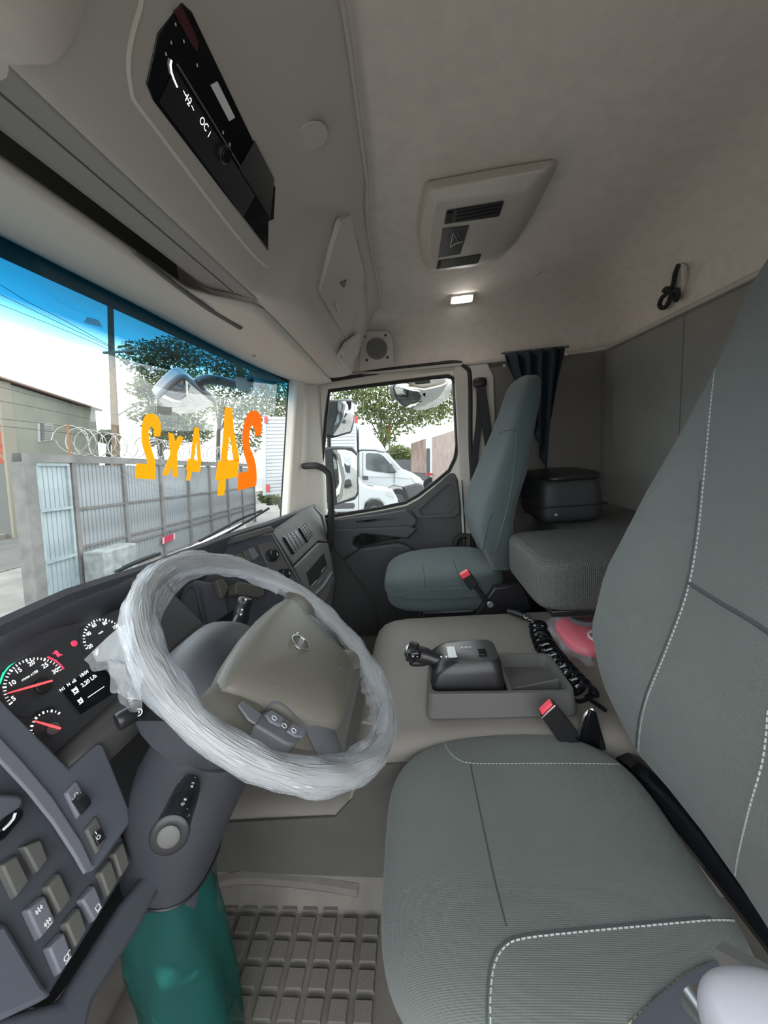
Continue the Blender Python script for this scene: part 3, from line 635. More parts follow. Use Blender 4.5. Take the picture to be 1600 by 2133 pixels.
# text display
dsp = obj('information_display', slab([CL.px(*p, .0006) for p in [(124, 1434), (184, 1396), (262, 1352), (300, 1400), (232, 1446), (168, 1488)]], CL.n * .001), m_gloss, dash, smooth=False)
for s_, p, z in (('N1', (648, 880), .0068), ('N', (712, 832), .0068), ('oE', (768, 795), .0068), ('18:04', (872, 720), .0072), ('2,20 L/h', (925, 790), .0088)): text(s_, CL, CL.px(*z6(*p), .0016), z, m_lit, 'display_text', dsp, off=.0006, bold=.01)
def pump(par, p, k):
    c = CL.px(*p, .0018); return obj('fuel_symbol', merge(ringd(c, CL.n, .005 * k, .0011, .0006, 4, 1.25, CL.u + CL.v), box(c - CL.v * .0055 * k, (.010 * k, .001, .0006), (CL.u, CL.v, CL.n)), box(c + CL.u * .0052 * k + CL.v * .001, (.001, .008 * k, .0006), (CL.u, CL.v, CL.n)), box(c + CL.v * .001, (.0035 * k, .0025 * k, .0006), (CL.u, CL.v, CL.n))), m_lit, par, smooth=False)
pump(dsp, z6(778, 893), .85); pump(dsp, z6(833, 1000), .7)
la, lb = CL.px(*z6(915, 965), .0018), CL.px(*z6(1085, 850), .0018); obj('level_bar', tube([la, lb], .0005, 4), m_lit, dsp)
# ---- left switch module
t = math.radians(20); PP = Pl((.33, .455, -.48), UX, (0, math.sin(t), math.cos(t)))
low = [(-140, 1490), (0, 1560), (150, 1740), (240, 1700), (281, 1791), (105, 2075), (60, 2105), (-160, 2240)]
obj('switch_panel', slab([PP.px(*p) for p in low], -PP.n * .03), m_dash, dash, bevel=.006)
upm = [(-90, 1395), (0, 1484), (101, 1583), (127, 1609), (188, 1556), (199, 1559), (261, 1712), (189, 1808), (171, 1825), (150, 1787), (105, 1718), (52, 1652), (0, 1596), (-90, 1500)]
obj('switch_bezel', slab([PP.px(*p, .004) for p in upm], PP.n * .016), m_dashl, dash, bevel=.005, seg=3)
rd = [(-90, 1450), (0, 1543), (47, 1593), (105, 1662), (165, 1754), (189, 1806), (171, 1824), (150, 1787), (105, 1718), (52, 1652), (0, 1596), (-90, 1502)]
obj('bezel_ridge', slab([PP.px(*p, .0205) for p in rd], PP.n * .005), m_switch, dash, bevel=.003, seg=3)
obj('panel_side', slab([PP.px(*p, .002) for p in [(-150, 1950), (0, 1925), (75, 2050), (100, 2075), (70, 2092), (0, 2125), (-150, 2190)]], PP.n * .010), m_dashl, dash, bevel=.006)
obj('lower_cover', slab([PP.px(*p, -.012) for p in [(335, 1776), (300, 1812), (234, 1893), (108, 2092), (-80, 2140), (-80, 2400), (100, 2400), (168, 2095), (262, 1952), (345, 1800)]], PP.n * .02), m_dash, dash, bevel=.008, seg=3)
obj('lower_recess', slab([PP.px(*p, -.06) for p in [(225, 1690), (345, 1720), (345, 1790), (100, 2100), (60, 2100)]], PP.n * .002), m_black, dash)
def switch(pxs, mm, off=0.0, h=.010, name='switch'):
    q = [PP.px(*p, off) for p in pxs]; c = sum(q, V()) / 4; top = [c + (p - c) * .88 + PP.n * h for p in q]
    return obj(name, loft([q, top]), mm, dash, bevel=.002), c + PP.n * (h + .0008)
sws = [([(33, 1767), (73, 1749), (91, 1795), (65, 1827)], m_blank, None), ([(-14, 1806), (22, 1781), (52, 1841), (20, 1880)], m_blank, None), ([(82, 1852), (112, 1817), (140, 1877), (111, 1912)], m_blank, None),
       ([(40, 1900), (81, 1865), (106, 1922), (70, 1966)], m_switch, 'diff'), ([(121, 1928), (153, 1889), (171, 1941), (145, 1983)], m_blank, None), ([(85, 1979), (121, 1941), (141, 1997), (110, 2040)], m_switch, 'tow'),
       ([(155, 1879), (185, 1843), (206, 1894), (184, 1928)], m_switch, 'cab'), ([(195, 1822), (220, 1790), (236, 1840), (214, 1876)], m_blank, None), ([(224, 1783), (246, 1754), (261, 1804), (240, 1835)], m_blank, None)]
A3 = (PP.u, PP.v, PP.n)
for pxs, mm, ic in sws:
    so, c = switch(pxs, mm)
    if ic == 'diff':
        for s in (1, -1):
            d = c + PP.v * .009 * s
            obj('switch_symbol', merge(*[box(d + PP.u * (i * .0026), (.0011, .006 - abs(i) * .0014, .0005), A3) for i in (-1, 0, 1)], box(d, (.008, .0011, .0005), A3), *([box(d - PP.v * .0045, (.006, .001, .0005), A3)] if s < 0 else [])), m_white, so, smooth=False)
    elif ic == 'tow': obj('switch_symbol', merge(ringd(c - PP.v * .008, PP.n, .003, .0009, .0005, 12), box(c - PP.v * .012, (.007, .001, .0005), A3), box(c - PP.v * .006 + PP.u * .004, (.004, .001, .0005), A3)), m_white, so, smooth=False)
    elif ic == 'cab': obj('switch_symbol', merge(ringd(c - PP.v * .007, PP.n, .004, .0009, .0005, 4, 1, PP.u + PP.v), box(c - PP.v * .011, (.006, .001, .0005), A3)), m_white, so, smooth=False)
hs, c = switch([(128, 1654), (154, 1626), (181, 1679), (156, 1711)], m_switch, .02, .006, 'headlamp_level_switch')
obj('thumb_wheel', disc(c - PP.v * .006 - PP.u * .007, PP.u, .011, .010, 20), m_black, hs)
obj('switch_symbol', merge(ringd(c + PP.v * .006, PP.n, .003, .0008, .0005, 14, .8), box(c + PP.v * .005 - PP.u * .005, (.003, .001, .0005), A3), box(c + PP.v * .003 + PP.u * .005, (.001, .003, .0005), A3), box(c - PP.v * .006 + PP.u * .005, (.001, .003, .0005), A3)), m_white, hs, smooth=False)
hs, c = switch([(170, 1731), (195, 1699), (218, 1750), (196, 1785)], m_blank, .02, .006, 'rocker_switch')
obj('rocker', slab([PP.px(*p, .027) for p in [(192, 1741), (206, 1727), (215, 1748), (200, 1764)]], PP.n * .004), m_black, hs, bevel=.001)
obj('switch_symbol', merge(ringd(PP.px(205, 1744, .032), PP.n, .0026, .0009, .0005, 16), box(PP.px(200, 1735, .032), (.001, .004, .0005), A3)), m_white, hs, smooth=False)
ls = obj('light_switch', slab([PP.px(*p, .002) for p in [(-60, 1660), (22, 1660), (36, 1668), (30, 1690), (0, 1725), (-60, 1790)]], PP.n * .014), m_dashl, dash, bevel=.005)
obj('light_dial', slab([PP.px(*p, .010) for p in [(-40, 1742), (0, 1706), (30, 1686), (39, 1694), (36, 1708), (0, 1750), (-40, 1775)]], PP.n * .010), m_gloss, ls, bevel=.003)
obj('dial_mark', tube([PP.px(*p, .022) for p in [(7, 1728), (18, 1718), (28, 1706), (32, 1694)]], .0015, 5), m_white, ls)
# ---- centre panel angled to the driver
al = math.radians(30); hh = V((-math.sin(al), -math.cos(al), 0)); t = math.radians(24)
CN = Pl((1.08, .535, -.30), (math.cos(al), -math.sin(al), 0), V((0, 0, math.cos(t))) - hh * math.sin(t))
def cq(*pts, off=0): return [CN.px(*p, off) for p in pts]
obj('centre_panel', slab(cq((395, 1170), (470, 1128), (568, 1109), (620, 1200), (650, 1262), (560, 1330), (470, 1290), (380, 1210)), -CN.n * .03), m_dash, dash, bevel=.006)
obj('centre_brow', slab(cq((392, 1166), (470, 1124), (560, 1098), (570, 1108), (470, 1138), (398, 1178), off=.0), CN.n * .012), m_dashg, dash, bevel=.004)
for k, pxs in enumerate([[(470, 1163), (485, 1156), (499, 1176), (484, 1186)], [(487, 1155), (500, 1150), (514, 1172), (501, 1178)], [(502, 1149), (513, 1145), (528, 1168), (516, 1174)], [(515, 1144), (527, 1140), (540, 1160), (526, 1171)]]):
    q = [CN.px(*p, 0) for p in pxs]; c = sum(q, V()) / 4; obj('switch', loft([q, [c + (p - c) * .86 + CN.n * .007 for p in q]]), m_switch if k == 3 else m_blank, dash, bevel=.0015)
obj('heater_panel', slab(cq((536, 1135), (566, 1128), (575, 1140), (612, 1207), (600, 1240), (575, 1225), off=.001), CN.n * .004), m_dashg, dash, bevel=.002)
for c_, rk in (((565, 1158), .021), ((590, 1197), .021)):
    c = CN.px(*c_, .004); kn = obj('heater_knob', loft([[c + (CN.u * math.cos(a * math.pi / 12) + CN.v * math.sin(a * math.pi / 12)) * r + CN.n * z for a in range(24)] for r, z in ((rk, 0), (rk, .006), (rk * .8, .008), (rk * .76, .022), (rk * .66, .025))]), m_black, dash)
    obj('knob_mark', box(c + CN.n * .0255 + CN.u * rk * .25 - CN.v * rk * .2, (.002, .010, .0008), (CN.u, CN.v, CN.n)), m_white, kn)
# ---- vent module facing rearwards
t = math.radians(18); VN = Pl((1.52, .475, -.36), UX, (0, math.sin(t), math.cos(t)))
def vq(*pts, off=0): return [VN.px(*p, off) for p in pts]
obj('vent_module', slab(vq((566, 1107), (626, 1066), (650, 1052), (668, 1074), (684, 1130), (664, 1127), (612, 1178)), -VN.n * .05), m_dashg, dash, bevel=.007, seg=3)
obj('vent_module_lower', slab(vq((612, 1180), (664, 1129), (684, 1130), (690, 1160), (696, 1206), (684, 1250), (660, 1275), (628, 1215)), -VN.n * .06), m_dashg, dash, bevel=.008, seg=3)
for pxs, nsl in (([(589, 1118), (617, 1104), (636, 1134), (610, 1154)], 7), ([(621, 1099), (639, 1087), (653, 1114), (639, 1130)], 6)):
    q = [V(VN.px(*p, .0005)) for p in pxs]; vt = obj('air_vent', slab(q, VN.n * .002), m_black, dash)
    for k in range(nsl):
        f = (k + .5) / nsl; a, b = q[0].lerp(q[3], f), q[1].lerp(q[2], f); a, b = a.lerp(b, .04), a.lerp(b, .96)
        obj('slat', box((a + b) / 2 + VN.n * .004, ((b - a).length, .0022, .008), ((b - a).normalized(), (q[3] - q[0]).normalized(), VN.n)), m_dashg, vt)
    for k in range(3):
        f = (k + 1) / 4; a, b = q[0].lerp(q[1], f), q[3].lerp(q[2], f); obj('louvre', tube([a + VN.n * .003, b + VN.n * .003], .0012, 4), m_black, vt)
    obj('vent_lever', box(q[0].lerp(q[3], .55) + VN.n * .005, (.008, (q[3] - q[0]).length * .95, .006), ((q[1] - q[0]).normalized(), (q[3] - q[0]).normalized(), VN.n)), m_black, vt, bevel=.002)
pk = obj('storage_pocket', slab(roundpoly(vq((638, 1193), (674, 1152), (681, 1180), (648, 1224), off=.0005), .008), VN.n * .002), m_black, dash)
for a, b in (((649, 1222), (660, 1209)), ((664, 1216), (673, 1204)), ((671, 1191), (678, 1181))): obj('pocket_edge', tube([VN.px(*a, .004), VN.px(*b, .004)], .0022, 5), m_chrome, pk)
obj('tray_lip', tube(smooth_path(vq((656, 1238), (672, 1222), (686, 1200), (690, 1192), off=.004), 4), .007, 6), m_switch, dash)
obj('dash_end', slab([bX(*p, 1.90) for p in [(650, 1052), (672, 1075), (690, 1150), (698, 1210), (690, 1280), (640, 1290), (600, 1075)]], (.04, 0, 0)), m_dashg, dash, bevel=.008)
# dash front below the centre panel, seen through the wheel
LC = Pl((.86, .565, -.42), (math.cos(.30), -math.sin(.30), 0), (0, .30, .95))
def lq(*pts, off=0): return [LC.px(*p, off) for p in pts]
obj('knee_panel', slab(lq((300, 1230), (395, 1205), (465, 1215), (490, 1330), (520, 1420), (420, 1450), (330, 1400)), -LC.n * .02), m_dashl, dash, bevel=.006)
obj('knee_recess', frame_ring(roundpoly(lq((385, 1215), (412, 1216), (440, 1345), (425, 1365), (345, 1380), (340, 1340), off=.001), .02), roundpoly(lq((388, 1225), (405, 1225), (430, 1340), (420, 1352), (352, 1368), (350, 1340), off=.001), .02), LC.n * .006), m_dash, dash, bevel=.002)
obj('knee_cover', slab(lq((440, 1210), (455, 1208), (468, 1226), (460, 1246), (452, 1250), off=.002), LC.n * .02), m_blank, dash, bevel=.004)
obj('socket_recess', slab(lq((450, 1294), (490, 1268), (510, 1330), (470, 1345), off=.001), LC.n * .002), m_black, dash)
obj('card_reader', slab(lq((472, 1222), (480, 1216), (532, 1228), (534, 1246), (522, 1250), (474, 1242), off=.010), LC.n * .035), m_blank, dash, bevel=.004)
# ---- windscreen wipers lying outside at the base of the glass
def wsout(pxs, off): return [p + V((0, off, 0)) for p in onto(wstree, pxs)]
for lab, arm, bl in (('black wiper blade resting low on the right half of windscreen', [(440, 1125), (490, 1097), (525, 1078), (565, 1062)], [(420, 1140), (470, 1118), (520, 1090), (572, 1058)]), ('black wiper blade resting low on the left half of windscreen', [(290, 1180), (320, 1166), (352, 1153)], [(262, 1190), (300, 1172), (350, 1152)])):
    a = wsout(arm, .05); b = wsout(bl, .03)
    if len(a) > 1 and len(b) > 1:
        wp = thing('wiper', lab, 'wiper', a[0], group='windscreen wipers'); obj('arm', tube(smooth_path(a, 4), .007, 6), m_black, wp); obj('blade', tube(smooth_path(b, 4), .006, 6), m_blackm, wp)
# ================================================================== steering wheel
wc = V((.545, .23, -.296)); wn = V((.074, -.66, .747)).normalized(); W1 = (UX - wn * wn.x).normalized(); W2 = wn.cross(W1)
def W(u, v, n=0.0): return wc + W1 * u + W2 * v + wn * n
WP = Pl(wc, W1, W2)
wh = thing('steering_wheel', 'grey four-spoke steering wheel with rim wrapped in clear film', 'steering wheel', wc - wn * .06)
RR, TR = .2095, .0148
def circ(r, n=72, z=0): return [W(r * math.cos(a * 2 * math.pi / n), r * math.sin(a * 2 * math.pi / n), z) for a in range(n)]
obj('rim', tube(circ(RR), TR, 14, True), m_wheel, wh)
def spoke(name, pts, widths, thick, mm, zz):
    rings = []
    for i, ((u, v), w_, z) in enumerate(zip(pts, widths, zz)):
        a = pts[max(0, i - 1)]; b = pts[min(len(pts) - 1, i + 1)]; d = V((b[0] - a[0], b[1] - a[1], 0)).normalized(); e = V((-d.y, d.x, 0))
        rings.append([W(u + e.x * w_ * c, v + e.y * w_ * c, z + thick * s) for c, s in [(math.cos(k * math.pi / 6), math.sin(k * math.pi / 6)) for k in range(12)]])
    return obj(name, loft(rings), mm, wh)
for s in (1, -1):
    spoke('spoke', [(s * .09, .005), (s * .14, .006), (s * .18, .010), (s * .205, .014)], [.042, .036, .035, .044], .010, m_wheel, [0, -.004, -.002, 0])
    spoke('spoke', [(s * .075, -.09), (s * .105, -.115), (s * .13, -.135), (s * .150, -.148)], [.03, .024, .022, .030], .009, m_wheelg if s < 0 else m_wheel, [-.002, -.006, -.004, 0])
# hub pad: domed shield
prof = [(-.158, .030), (-.14, .042), (-.10, .050), (-.04, .055), (.04, .055), (.10, .050), (.14, .042), (.158, .030), (.146, .002), (.126, -.045), (.112, -.085), (.100, -.112), (.088, -.130), (.06, -.136), (-.06, -.136), (-.088, -.130), (-.100, -.112), (-.112, -.085), (-.126, -.045), (-.146, .002)]
prof = [(p.x, p.y) for p in resample([V((a, b, 0)) for a, b in prof], 56)]
cxp, cyp = 0, -.035
def pr(k, z): return [W(cxp + (u - cxp) * k, cyp + (v - cyp) * k, z) for u, v in prof]
hub = loft([pr(.93, -.045), pr(.99, -.02), pr(1.0, -.006), pr(.975, .006), pr(.92, .014), pr(.80, .021), pr(.6, .026), pr(.35, .028), pr(.1, .029)])
obj('hub_pad', hub, m_wheel, wh); hubtree = bvh(hub)
obj('hub_seam', tube([p + wn * .001 for p in onto(hubtree, [(q.x, q.y) for q in smooth_path([V((427, 1466, 0)), V((465, 1448, 0)), V((500, 1462, 0)), V((545, 1492, 0))], 5)])], .0016, 5), m_wheelg, wh)
def hseam(px, r=.0012):
    q = [p + wn * .0006 for p in onto(hubtree, [(a.x, a.y) for a in smooth_path([V((*p, 0)) for p in px], 6)])]
    if len(q) > 2: obj('hub_seam', tube(q, r, 5), m_wheelg, wh)
hseam([(546, 1484), (556, 1470), (574, 1464), (596, 1476), (632, 1512), (664, 1548)], .0016); hseam([(706, 1392), (728, 1392), (738, 1380), (734, 1358)])
# button pods in the side openings, seen on the near side
bpn = Pl(W(-.125, -.05, .008), W1, W2)
def bq(*pts, off=0): return [bpn.px(*p, off) for p in pts]
pod = obj('button_pod', slab(roundpoly(bq((530, 1508), (548, 1482), (568, 1474), (636, 1522), (616, 1553), (600, 1550)), .006), -wn * .02), m_wheelg, wh, bevel=.003)
for pxs in ([(548, 1492), (562, 1482), (590, 1500), (583, 1518), (560, 1508)], [(594, 1527), (605, 1510), (636, 1524), (628, 1540), (612, 1538)]): obj('button', slab(bq(*pxs, off=.0005), wn * .004), m_switch, pod, bevel=.0015)
for p in ((571, 1496), (592, 1512), (612, 1522)): obj('button_symbol', ringd(bpn.px(*p, .0052), wn, .0034, .0008, .0005, 16), m_white, pod)
obj('trim_panel', slab(bq((493, 1472), (503, 1462), (545, 1492), (530, 1512), (515, 1502), off=.006), wn * .003), m_wheelg, wh, bevel=.002)
pod_shaded = obj('button_pod', slab(roundpoly([W(u, v, .004) for u, v in ((.125, -.02), (.155, -.015), (.15, -.08), (.12, -.10))], .006), -wn * .02), m_black, wh, bevel=.003)  # far pod coloured black for the shadow it sits in
# emblem: ring, diagonal band and arrow
ep = onto(hubtree, [(624, 1341)])[0] + wn * .0008
EP = Pl(ep, W1, W2)
em = obj('emblem_ring', ringd(ep, wn, .0165, .0022, .003, 32), m_chrome, wh)
d1 = (W1 * .8 + W2 * .6).normalized(); arrow = ep + d1 * .019 + wn * .0015
obj('emblem_arrow', merge(box(arrow, (.006, .0022, .002), (d1, wn.cross(d1), wn)), box(arrow + d1 * .003 - wn.cross(d1) * .002, (.005, .0018, .002), (wn.cross(d1), d1, wn))), m_chrome, em)
obj('emblem_band', box(ep + wn * .001, (.034, .0075, .002), (W1, W2, wn)), m_steel, em, bevel=.0006)
text('VOLVO', EP, ep + wn * .0022, .0075, m_black, 'emblem_text', em, bold=.01)
# clear film shrink-wrapped on the rim, with a loose gathered tail
m_film = filmmat('clear_film', (0.90, 0.94, 1.0), 0.31, 1.0, 0.66, uvs=(22, 26), lo=0.30, hi=0.75)
m_film2 = filmmat('clear_film_loose', (0.90, 0.92, 0.95), 0.16, 1.0, 0.60, uvs=(7, 9), lo=0.4, hi=0.95)
rg = random.Random(3)
rings = []; NA = 120
ph = [rg.uniform(0, 6.28) for _ in range(8)]
for i in range(NA):
    a = i * 2 * math.pi / NA; d = W1 * math.cos(a) + W2 * math.sin(a); r0 = TR + .0030 + .0012 * math.sin(5 * a + ph[0]) + .001 * math.sin(13 * a + ph[1])
    ring = []
    for j in range(22):
        b = j * 2 * math.pi / 22; rr_ = r0 + .0011 * math.sin(3 * b + 17 * a + ph[2]) + .0009 * rg.uniform(-1, 1) + (.006 * max(0, math.cos(b - math.pi)) ** 6 * (1 + .6 * math.sin(4 * a + ph[3])))
        ring.append(wc + d * (RR + rr_ * math.cos(b)) + wn * (rr_ * math.sin(b)))
    rings.append(ring)
uvgrid(obj('rim_film', loft(rings, loop=True), m_film, wh, label='clear crinkled plastic film'), lambda i: ((i // 22) / NA, (i % 22) / 22))
def tail(u, v):
    px = lerp(lerp(266, 176, u), lerp(296, 272, u), v); py = lerp(lerp(1292, 1372, u), lerp(1480, 1478, u), v) - 14 * math.sin(math.pi * v) * u
    p = WP.px(px, py, .006 - .045 * u); w_ = .3 + .7 * u
    return p + wn * w_ * (.006 * math.sin(9 * v + 3 * u) + .002 * math.sin(23 * v + 5 * u))
uvgrid(obj('film_tail', grid(tail, 20, 60), m_film2, wh, label='loose gathered tail of the plastic film'), lambda i: ((i // 61) / 20 * .49, (i % 61) / 60 * .49))
def tail2(u, v):
    px = lerp(lerp(262, 196, u), lerp(300, 262, u), v); py = lerp(lerp(1300, 1352, u), lerp(1450, 1474, u), v)
    return WP.px(px, py, .018 - .03 * u) + wn * (.006 * math.sin(11 * v + 4 * u) + .0015 * math.sin(27 * v))
uvgrid(obj('film_tail', grid(tail2, 16, 50), m_film2, wh), lambda i: ((i // 51) / 16 * .49 + .3, (i % 51) / 50 * .49 + .2))
# thin film skirt hanging inside the rim at the top and the lower right
def skirt(a0, a1, dep):
    def f(u, v):
        a = math.radians(lerp(a0, a1, u)); r = RR - TR - .002 - dep * v * (.7 + .3 * math.sin(9 * u + 2)) ; return W(r * math.cos(a), r * math.sin(a), .004 - .012 * v + .002 * math.sin(40 * u) + .001 * rg.uniform(-1, 1))
    return grid(f, 40, 5)
uvgrid(obj('film_skirt', skirt(20, 150, .020), m_film, wh), lambda i: ((i // 6) / 41 * .45, (i % 6) / 6 * .2))
uvgrid(obj('film_skirt', skirt(262, 305, .022), m_film2, wh), lambda i: ((i // 6) / 41 * .45, (i % 6) / 6 * .45))
# ================================================================== steering column
col_ = thing('steering_column', 'dark grey steering column cover running down to the floor', 'steering column', (.5, .5, FL))
def ell(c, ax_d, rx, ry, n=28, sq=2.6):
    d = V(ax_d).normalized(); u = (UX - d * d.x).normalized(); v = d.cross(u); out = []
    for k in range(n):
        a = k * 2 * math.pi / n; ca, sa = math.cos(a), math.sin(a)
        out.append(V(c) + u * rx * math.copysign(abs(ca) ** (2 / sq), ca) + v * ry * math.copysign(abs(sa) ** (2 / sq), sa))
    return out
dn = -wn
m_colm = mat('column_plastic', (.047, .050, .061), .5, bump=.2, bscale=1500)
obj('upper_shroud', loft([ell(wc - wn * .030 + W2 * .02, dn, .055, .06), ell(wc - wn * .04 + W2 * .02, dn, .075, .08), ell(wc - wn * .06 + W2 * .025, dn, .095, .095), ell(wc - wn * .10 + W2 * .03, dn, .105, .10), ell(wc - wn * .16 + W2 * .03, dn, .105, .10)]), m_colm, col_)
path = [((.535, .325, -.395), (.05, .5, -.85), .105, .075), ((.525, .37, -.47), (.0, .45, -.9), .112, .08), ((.512, .415, -.56), (0, .4, -.92), .094, .075), ((.500, .44, -.63), (0, .3, -.95), .074, .068), ((.488, .445, -.70), (0, .2, -.98), .066, .065), ((.484, .455, -.85), (0, .1, -1), .058, .06), ((.482, .46, -.95), (0, .05, -1), .056, .06), ((.48, .465, FL), (0, 0, -1), .058, .06)]
obj('lower_shroud', loft([ell(*p) for p in path[:4]]), m_colm, col_)
obj('column_boot', loft([ell(p[0], p[1], p[2] * .96, p[3] * .96) for p in path[3:]]), m_colm, col_)
obj('shroud_joint', tube(ell(path[3][0], path[3][1], .0755, .0695), .002, 5, True), m_black, col_)
# teal protective film round the foot of the column
m_teal = filmmat('teal_film', (0.02, 0.24, 0.205), 0.22, 14, 0.75, lo=.2, hi=.75)
tl = []
for k in range(14):
    f = k / 13; z = -.665 - .385 * f; r_ = .068 + .008 * f + .004 * math.sin(5 * f)
    tl.append([V((.487 + (r_ + .005 * math.sin(5 * a + 9 * f) + .003 * rg.uniform(-1, 1)) * math.cos(a), .447 + (r_ + .004 * math.sin(7 * a - 6 * f)) * math.sin(a), z - .03 * math.sin(a * 1.0 + .7) * (1 - f))) for a in [i * 2 * math.pi / 36 for i in range(36)]])
tag(obj('teal_plastic_film', loft(tl, cap=False), m_teal), 'crumpled teal protective film wrapped round the column foot', 'plastic film')
# ---- stalks
def stalk(name, label, pts, rad, mm=m_black):
    t_ = thing(name, label, 'lever', pts[0]); obj('lever', tube(smooth_path(pts, 5), [x for x in rad for _ in range(5)][:len(smooth_path(pts, 5)) - 1] + [rad[-1]], 16), mm, t_); return t_
# fat near-side stalk with rotating collars
s0, s1 = V((.47, .345, -.435)), bX(352, 1742, .335)
ax_ = (s1 - s0).normalized()
st = thing('light_wiper_stalk', 'thick black column stalk with printed rotary collars and button end', 'lever', s0)
def lathe_on(c, d, prof_, n=28):
    u = d.orthogonal().normalized(); v = d.cross(u); return loft([[c + d * h + (u * math.cos(k * 2 * math.pi / n) + v * math.sin(k * 2 * math.pi / n)) * r for k in range(n)] for h, r in prof_])
Ls = (s1 - s0).length
obj('stem', lathe_on(s0, ax_, [(-.02, .011), (Ls * .25, .011), (Ls * .38, .0125)]), m_black, st)
obj('collar', lathe_on(s0, ax_, [(Ls * .33, .012), (Ls * .42, .0155), (Ls * .52, .0165), (Ls * .66, .0175)]), m_black, st)
obj('collar', lathe_on(s0, ax_, [(Ls * .665, .016), (Ls * .67, .0172), (Ls * .93, .0185), (Ls * .95, .0195)]), m_gloss, st)
eb = obj('end_cap', lathe_on(s0, ax_, [(Ls * .95, .0195), (Ls * .97, .0205), (Ls * .99, .0205), (Ls, .0185), (Ls * 1.0, .013)]), m_black, st)
obj('end_button', lathe_on(s0, ax_, [(Ls * .98, .0115), (Ls * 1.01, .0115), (Ls * 1.018, .010), (Ls * 1.02, .004)]), m_dashg, eb)
sp_ = Pl(s0 + ax_ * Ls * .5 - ax_.cross(UX).normalized() * 0, UX, UZ)
def stalkmark(px, kind, par=st):
    # project on the collar surface
    tr_ = bvh(lathe_on(s0, ax_, [(Ls * .33, .0122), (Ls * .42, .0157), (Ls * .52, .0167), (Ls * .66, .0177), (Ls * .67, .0177), (Ls * .93, .0188)]))
    q = onto(tr_, [px], .0004)
    if not q: return
    q = q[0]; vd = -q.normalized(); u = ax_.cross(vd).normalized(); pl_ = Pl(q, u, -ax_)
    if kind == 'o': obj('stalk_mark', ringd(q, pl_.n, .002, .0007, .0004, 10), m_white, par)
    elif kind == 's': obj('stalk_mark', box(q, (.003, .003, .0005), (pl_.u, pl_.v, pl_.n)), m_white, par)
    else: text(kind, pl_, q, .0065, m_white, 'stalk_mark', par)
for px, k in (((406, 1620), '2'), ((390, 1626), '1'), ((402, 1631), 'o'), ((400, 1638), 's'), ((414, 1634), 'I'), ((375, 1628), '='), ((386, 1665), 's'), ((381, 1674), 'o'), ((389, 1685), '*'), ((392, 1697), 'C')): stalkmark(px, k)
s2 = stalk('engine_brake_stalk', 'flat black stalk with ring symbol left of the steering wheel', [V((.50, .31, -.375)), bX(300, 1480, .42), bX(275, 1488, .40), bX(243, 1505, .385)], [.012, .012, .011, .010])
q = bX(288, 1484, .399); obj('ring_symbol', ringd(q, -q.normalized(), .0045, .0012, .0006, 18), m_white, s2); obj('ring_dot', disc(q, -q.normalized(), .0016, .0006, 10), m_white, s2)
s3 = stalk('wiper_stalk', 'black stalk with white symbols seen through the wheel top', [V((.62, .40, -.37)), bX(497, 1300, .72), bX(503, 1275, .74), bX(512, 1246, .75)], [.012, .016, .016, .013])
for p in ((512, 1249), (504, 1270), (502, 1280)): q = bX(*p, .715); obj('stalk_mark', disc(q, -q.normalized(), .0022, .0005, 8), m_white, s3)
# ================================================================== engine tunnel and floor
tun = thing('engine_tunnel', 'beige grey vinyl covered engine tunnel between the seats', 'engine cover', (1.03, -.3, FL))
def tring(y, top, x0, x1, flare=-.02, r=.045):
    o = [V((x0 - flare, y, FL)), V((x0 - flare * .5, y, (top + FL) / 2)), V((x0, y, top - r))]
    for k in range(1, 6): a = k / 6 * math.pi / 2; o.append(V((x0 + r - r * math.cos(a), y, top - r + r * math.sin(a))))
    o += [V((x0 + r, y, top)), V((lerp(x0, x1, .35), y, top + .004)), V((lerp(x0, x1, .65), y, top + .004)), V((x1 - r, y, top))]
    for k in range(1, 6): a = k / 6 * math.pi / 2; o.append(V((x1 - r + r * math.sin(a), y, top - r + r * math.cos(a))))
    o += [V((x1, y, top - r)), V((x1 + flare * .5, y, (top + FL) / 2)), V((x1 + flare, y, FL))]
    return o
tr_r = []
for y, top in ((-.965, -.63), (-.6, -.63), (-.2, -.63), (.06, -.632), (.11, -.636), (.145, -.648), (.17, -.672), (.185, -.705), (.20, -.76), (.24, -.80), (.40, -.815), (.60, -.82)):
    f = max(0, min(1, (y - .05) / .4)); tr_r.append(tring(y, top, .735 + .01 * f, 1.37 - .03 * f))
tuv = loft(tr_r); obj('side_shade', slab([(.733, .0, -.678), (.735, .12, -.684), (.738, .165, -.715), (.740, .19, -.775), (.742, .235, -.825), (.745, .60, -.85), (.758, .60, FL + .004), (.752, .0, FL + .004)], (-.005, 0, 0)), mat('tunnel_shade', (.082, .078, .072), .95, bump=.5, bscale=400, var=.1, vscale=8), tun)  # dark sheet on the tunnel wall; its tone stands in for shadow there
obj('vinyl_cover', tuv, m_tunnel, tun); tuntree = bvh(tuv)
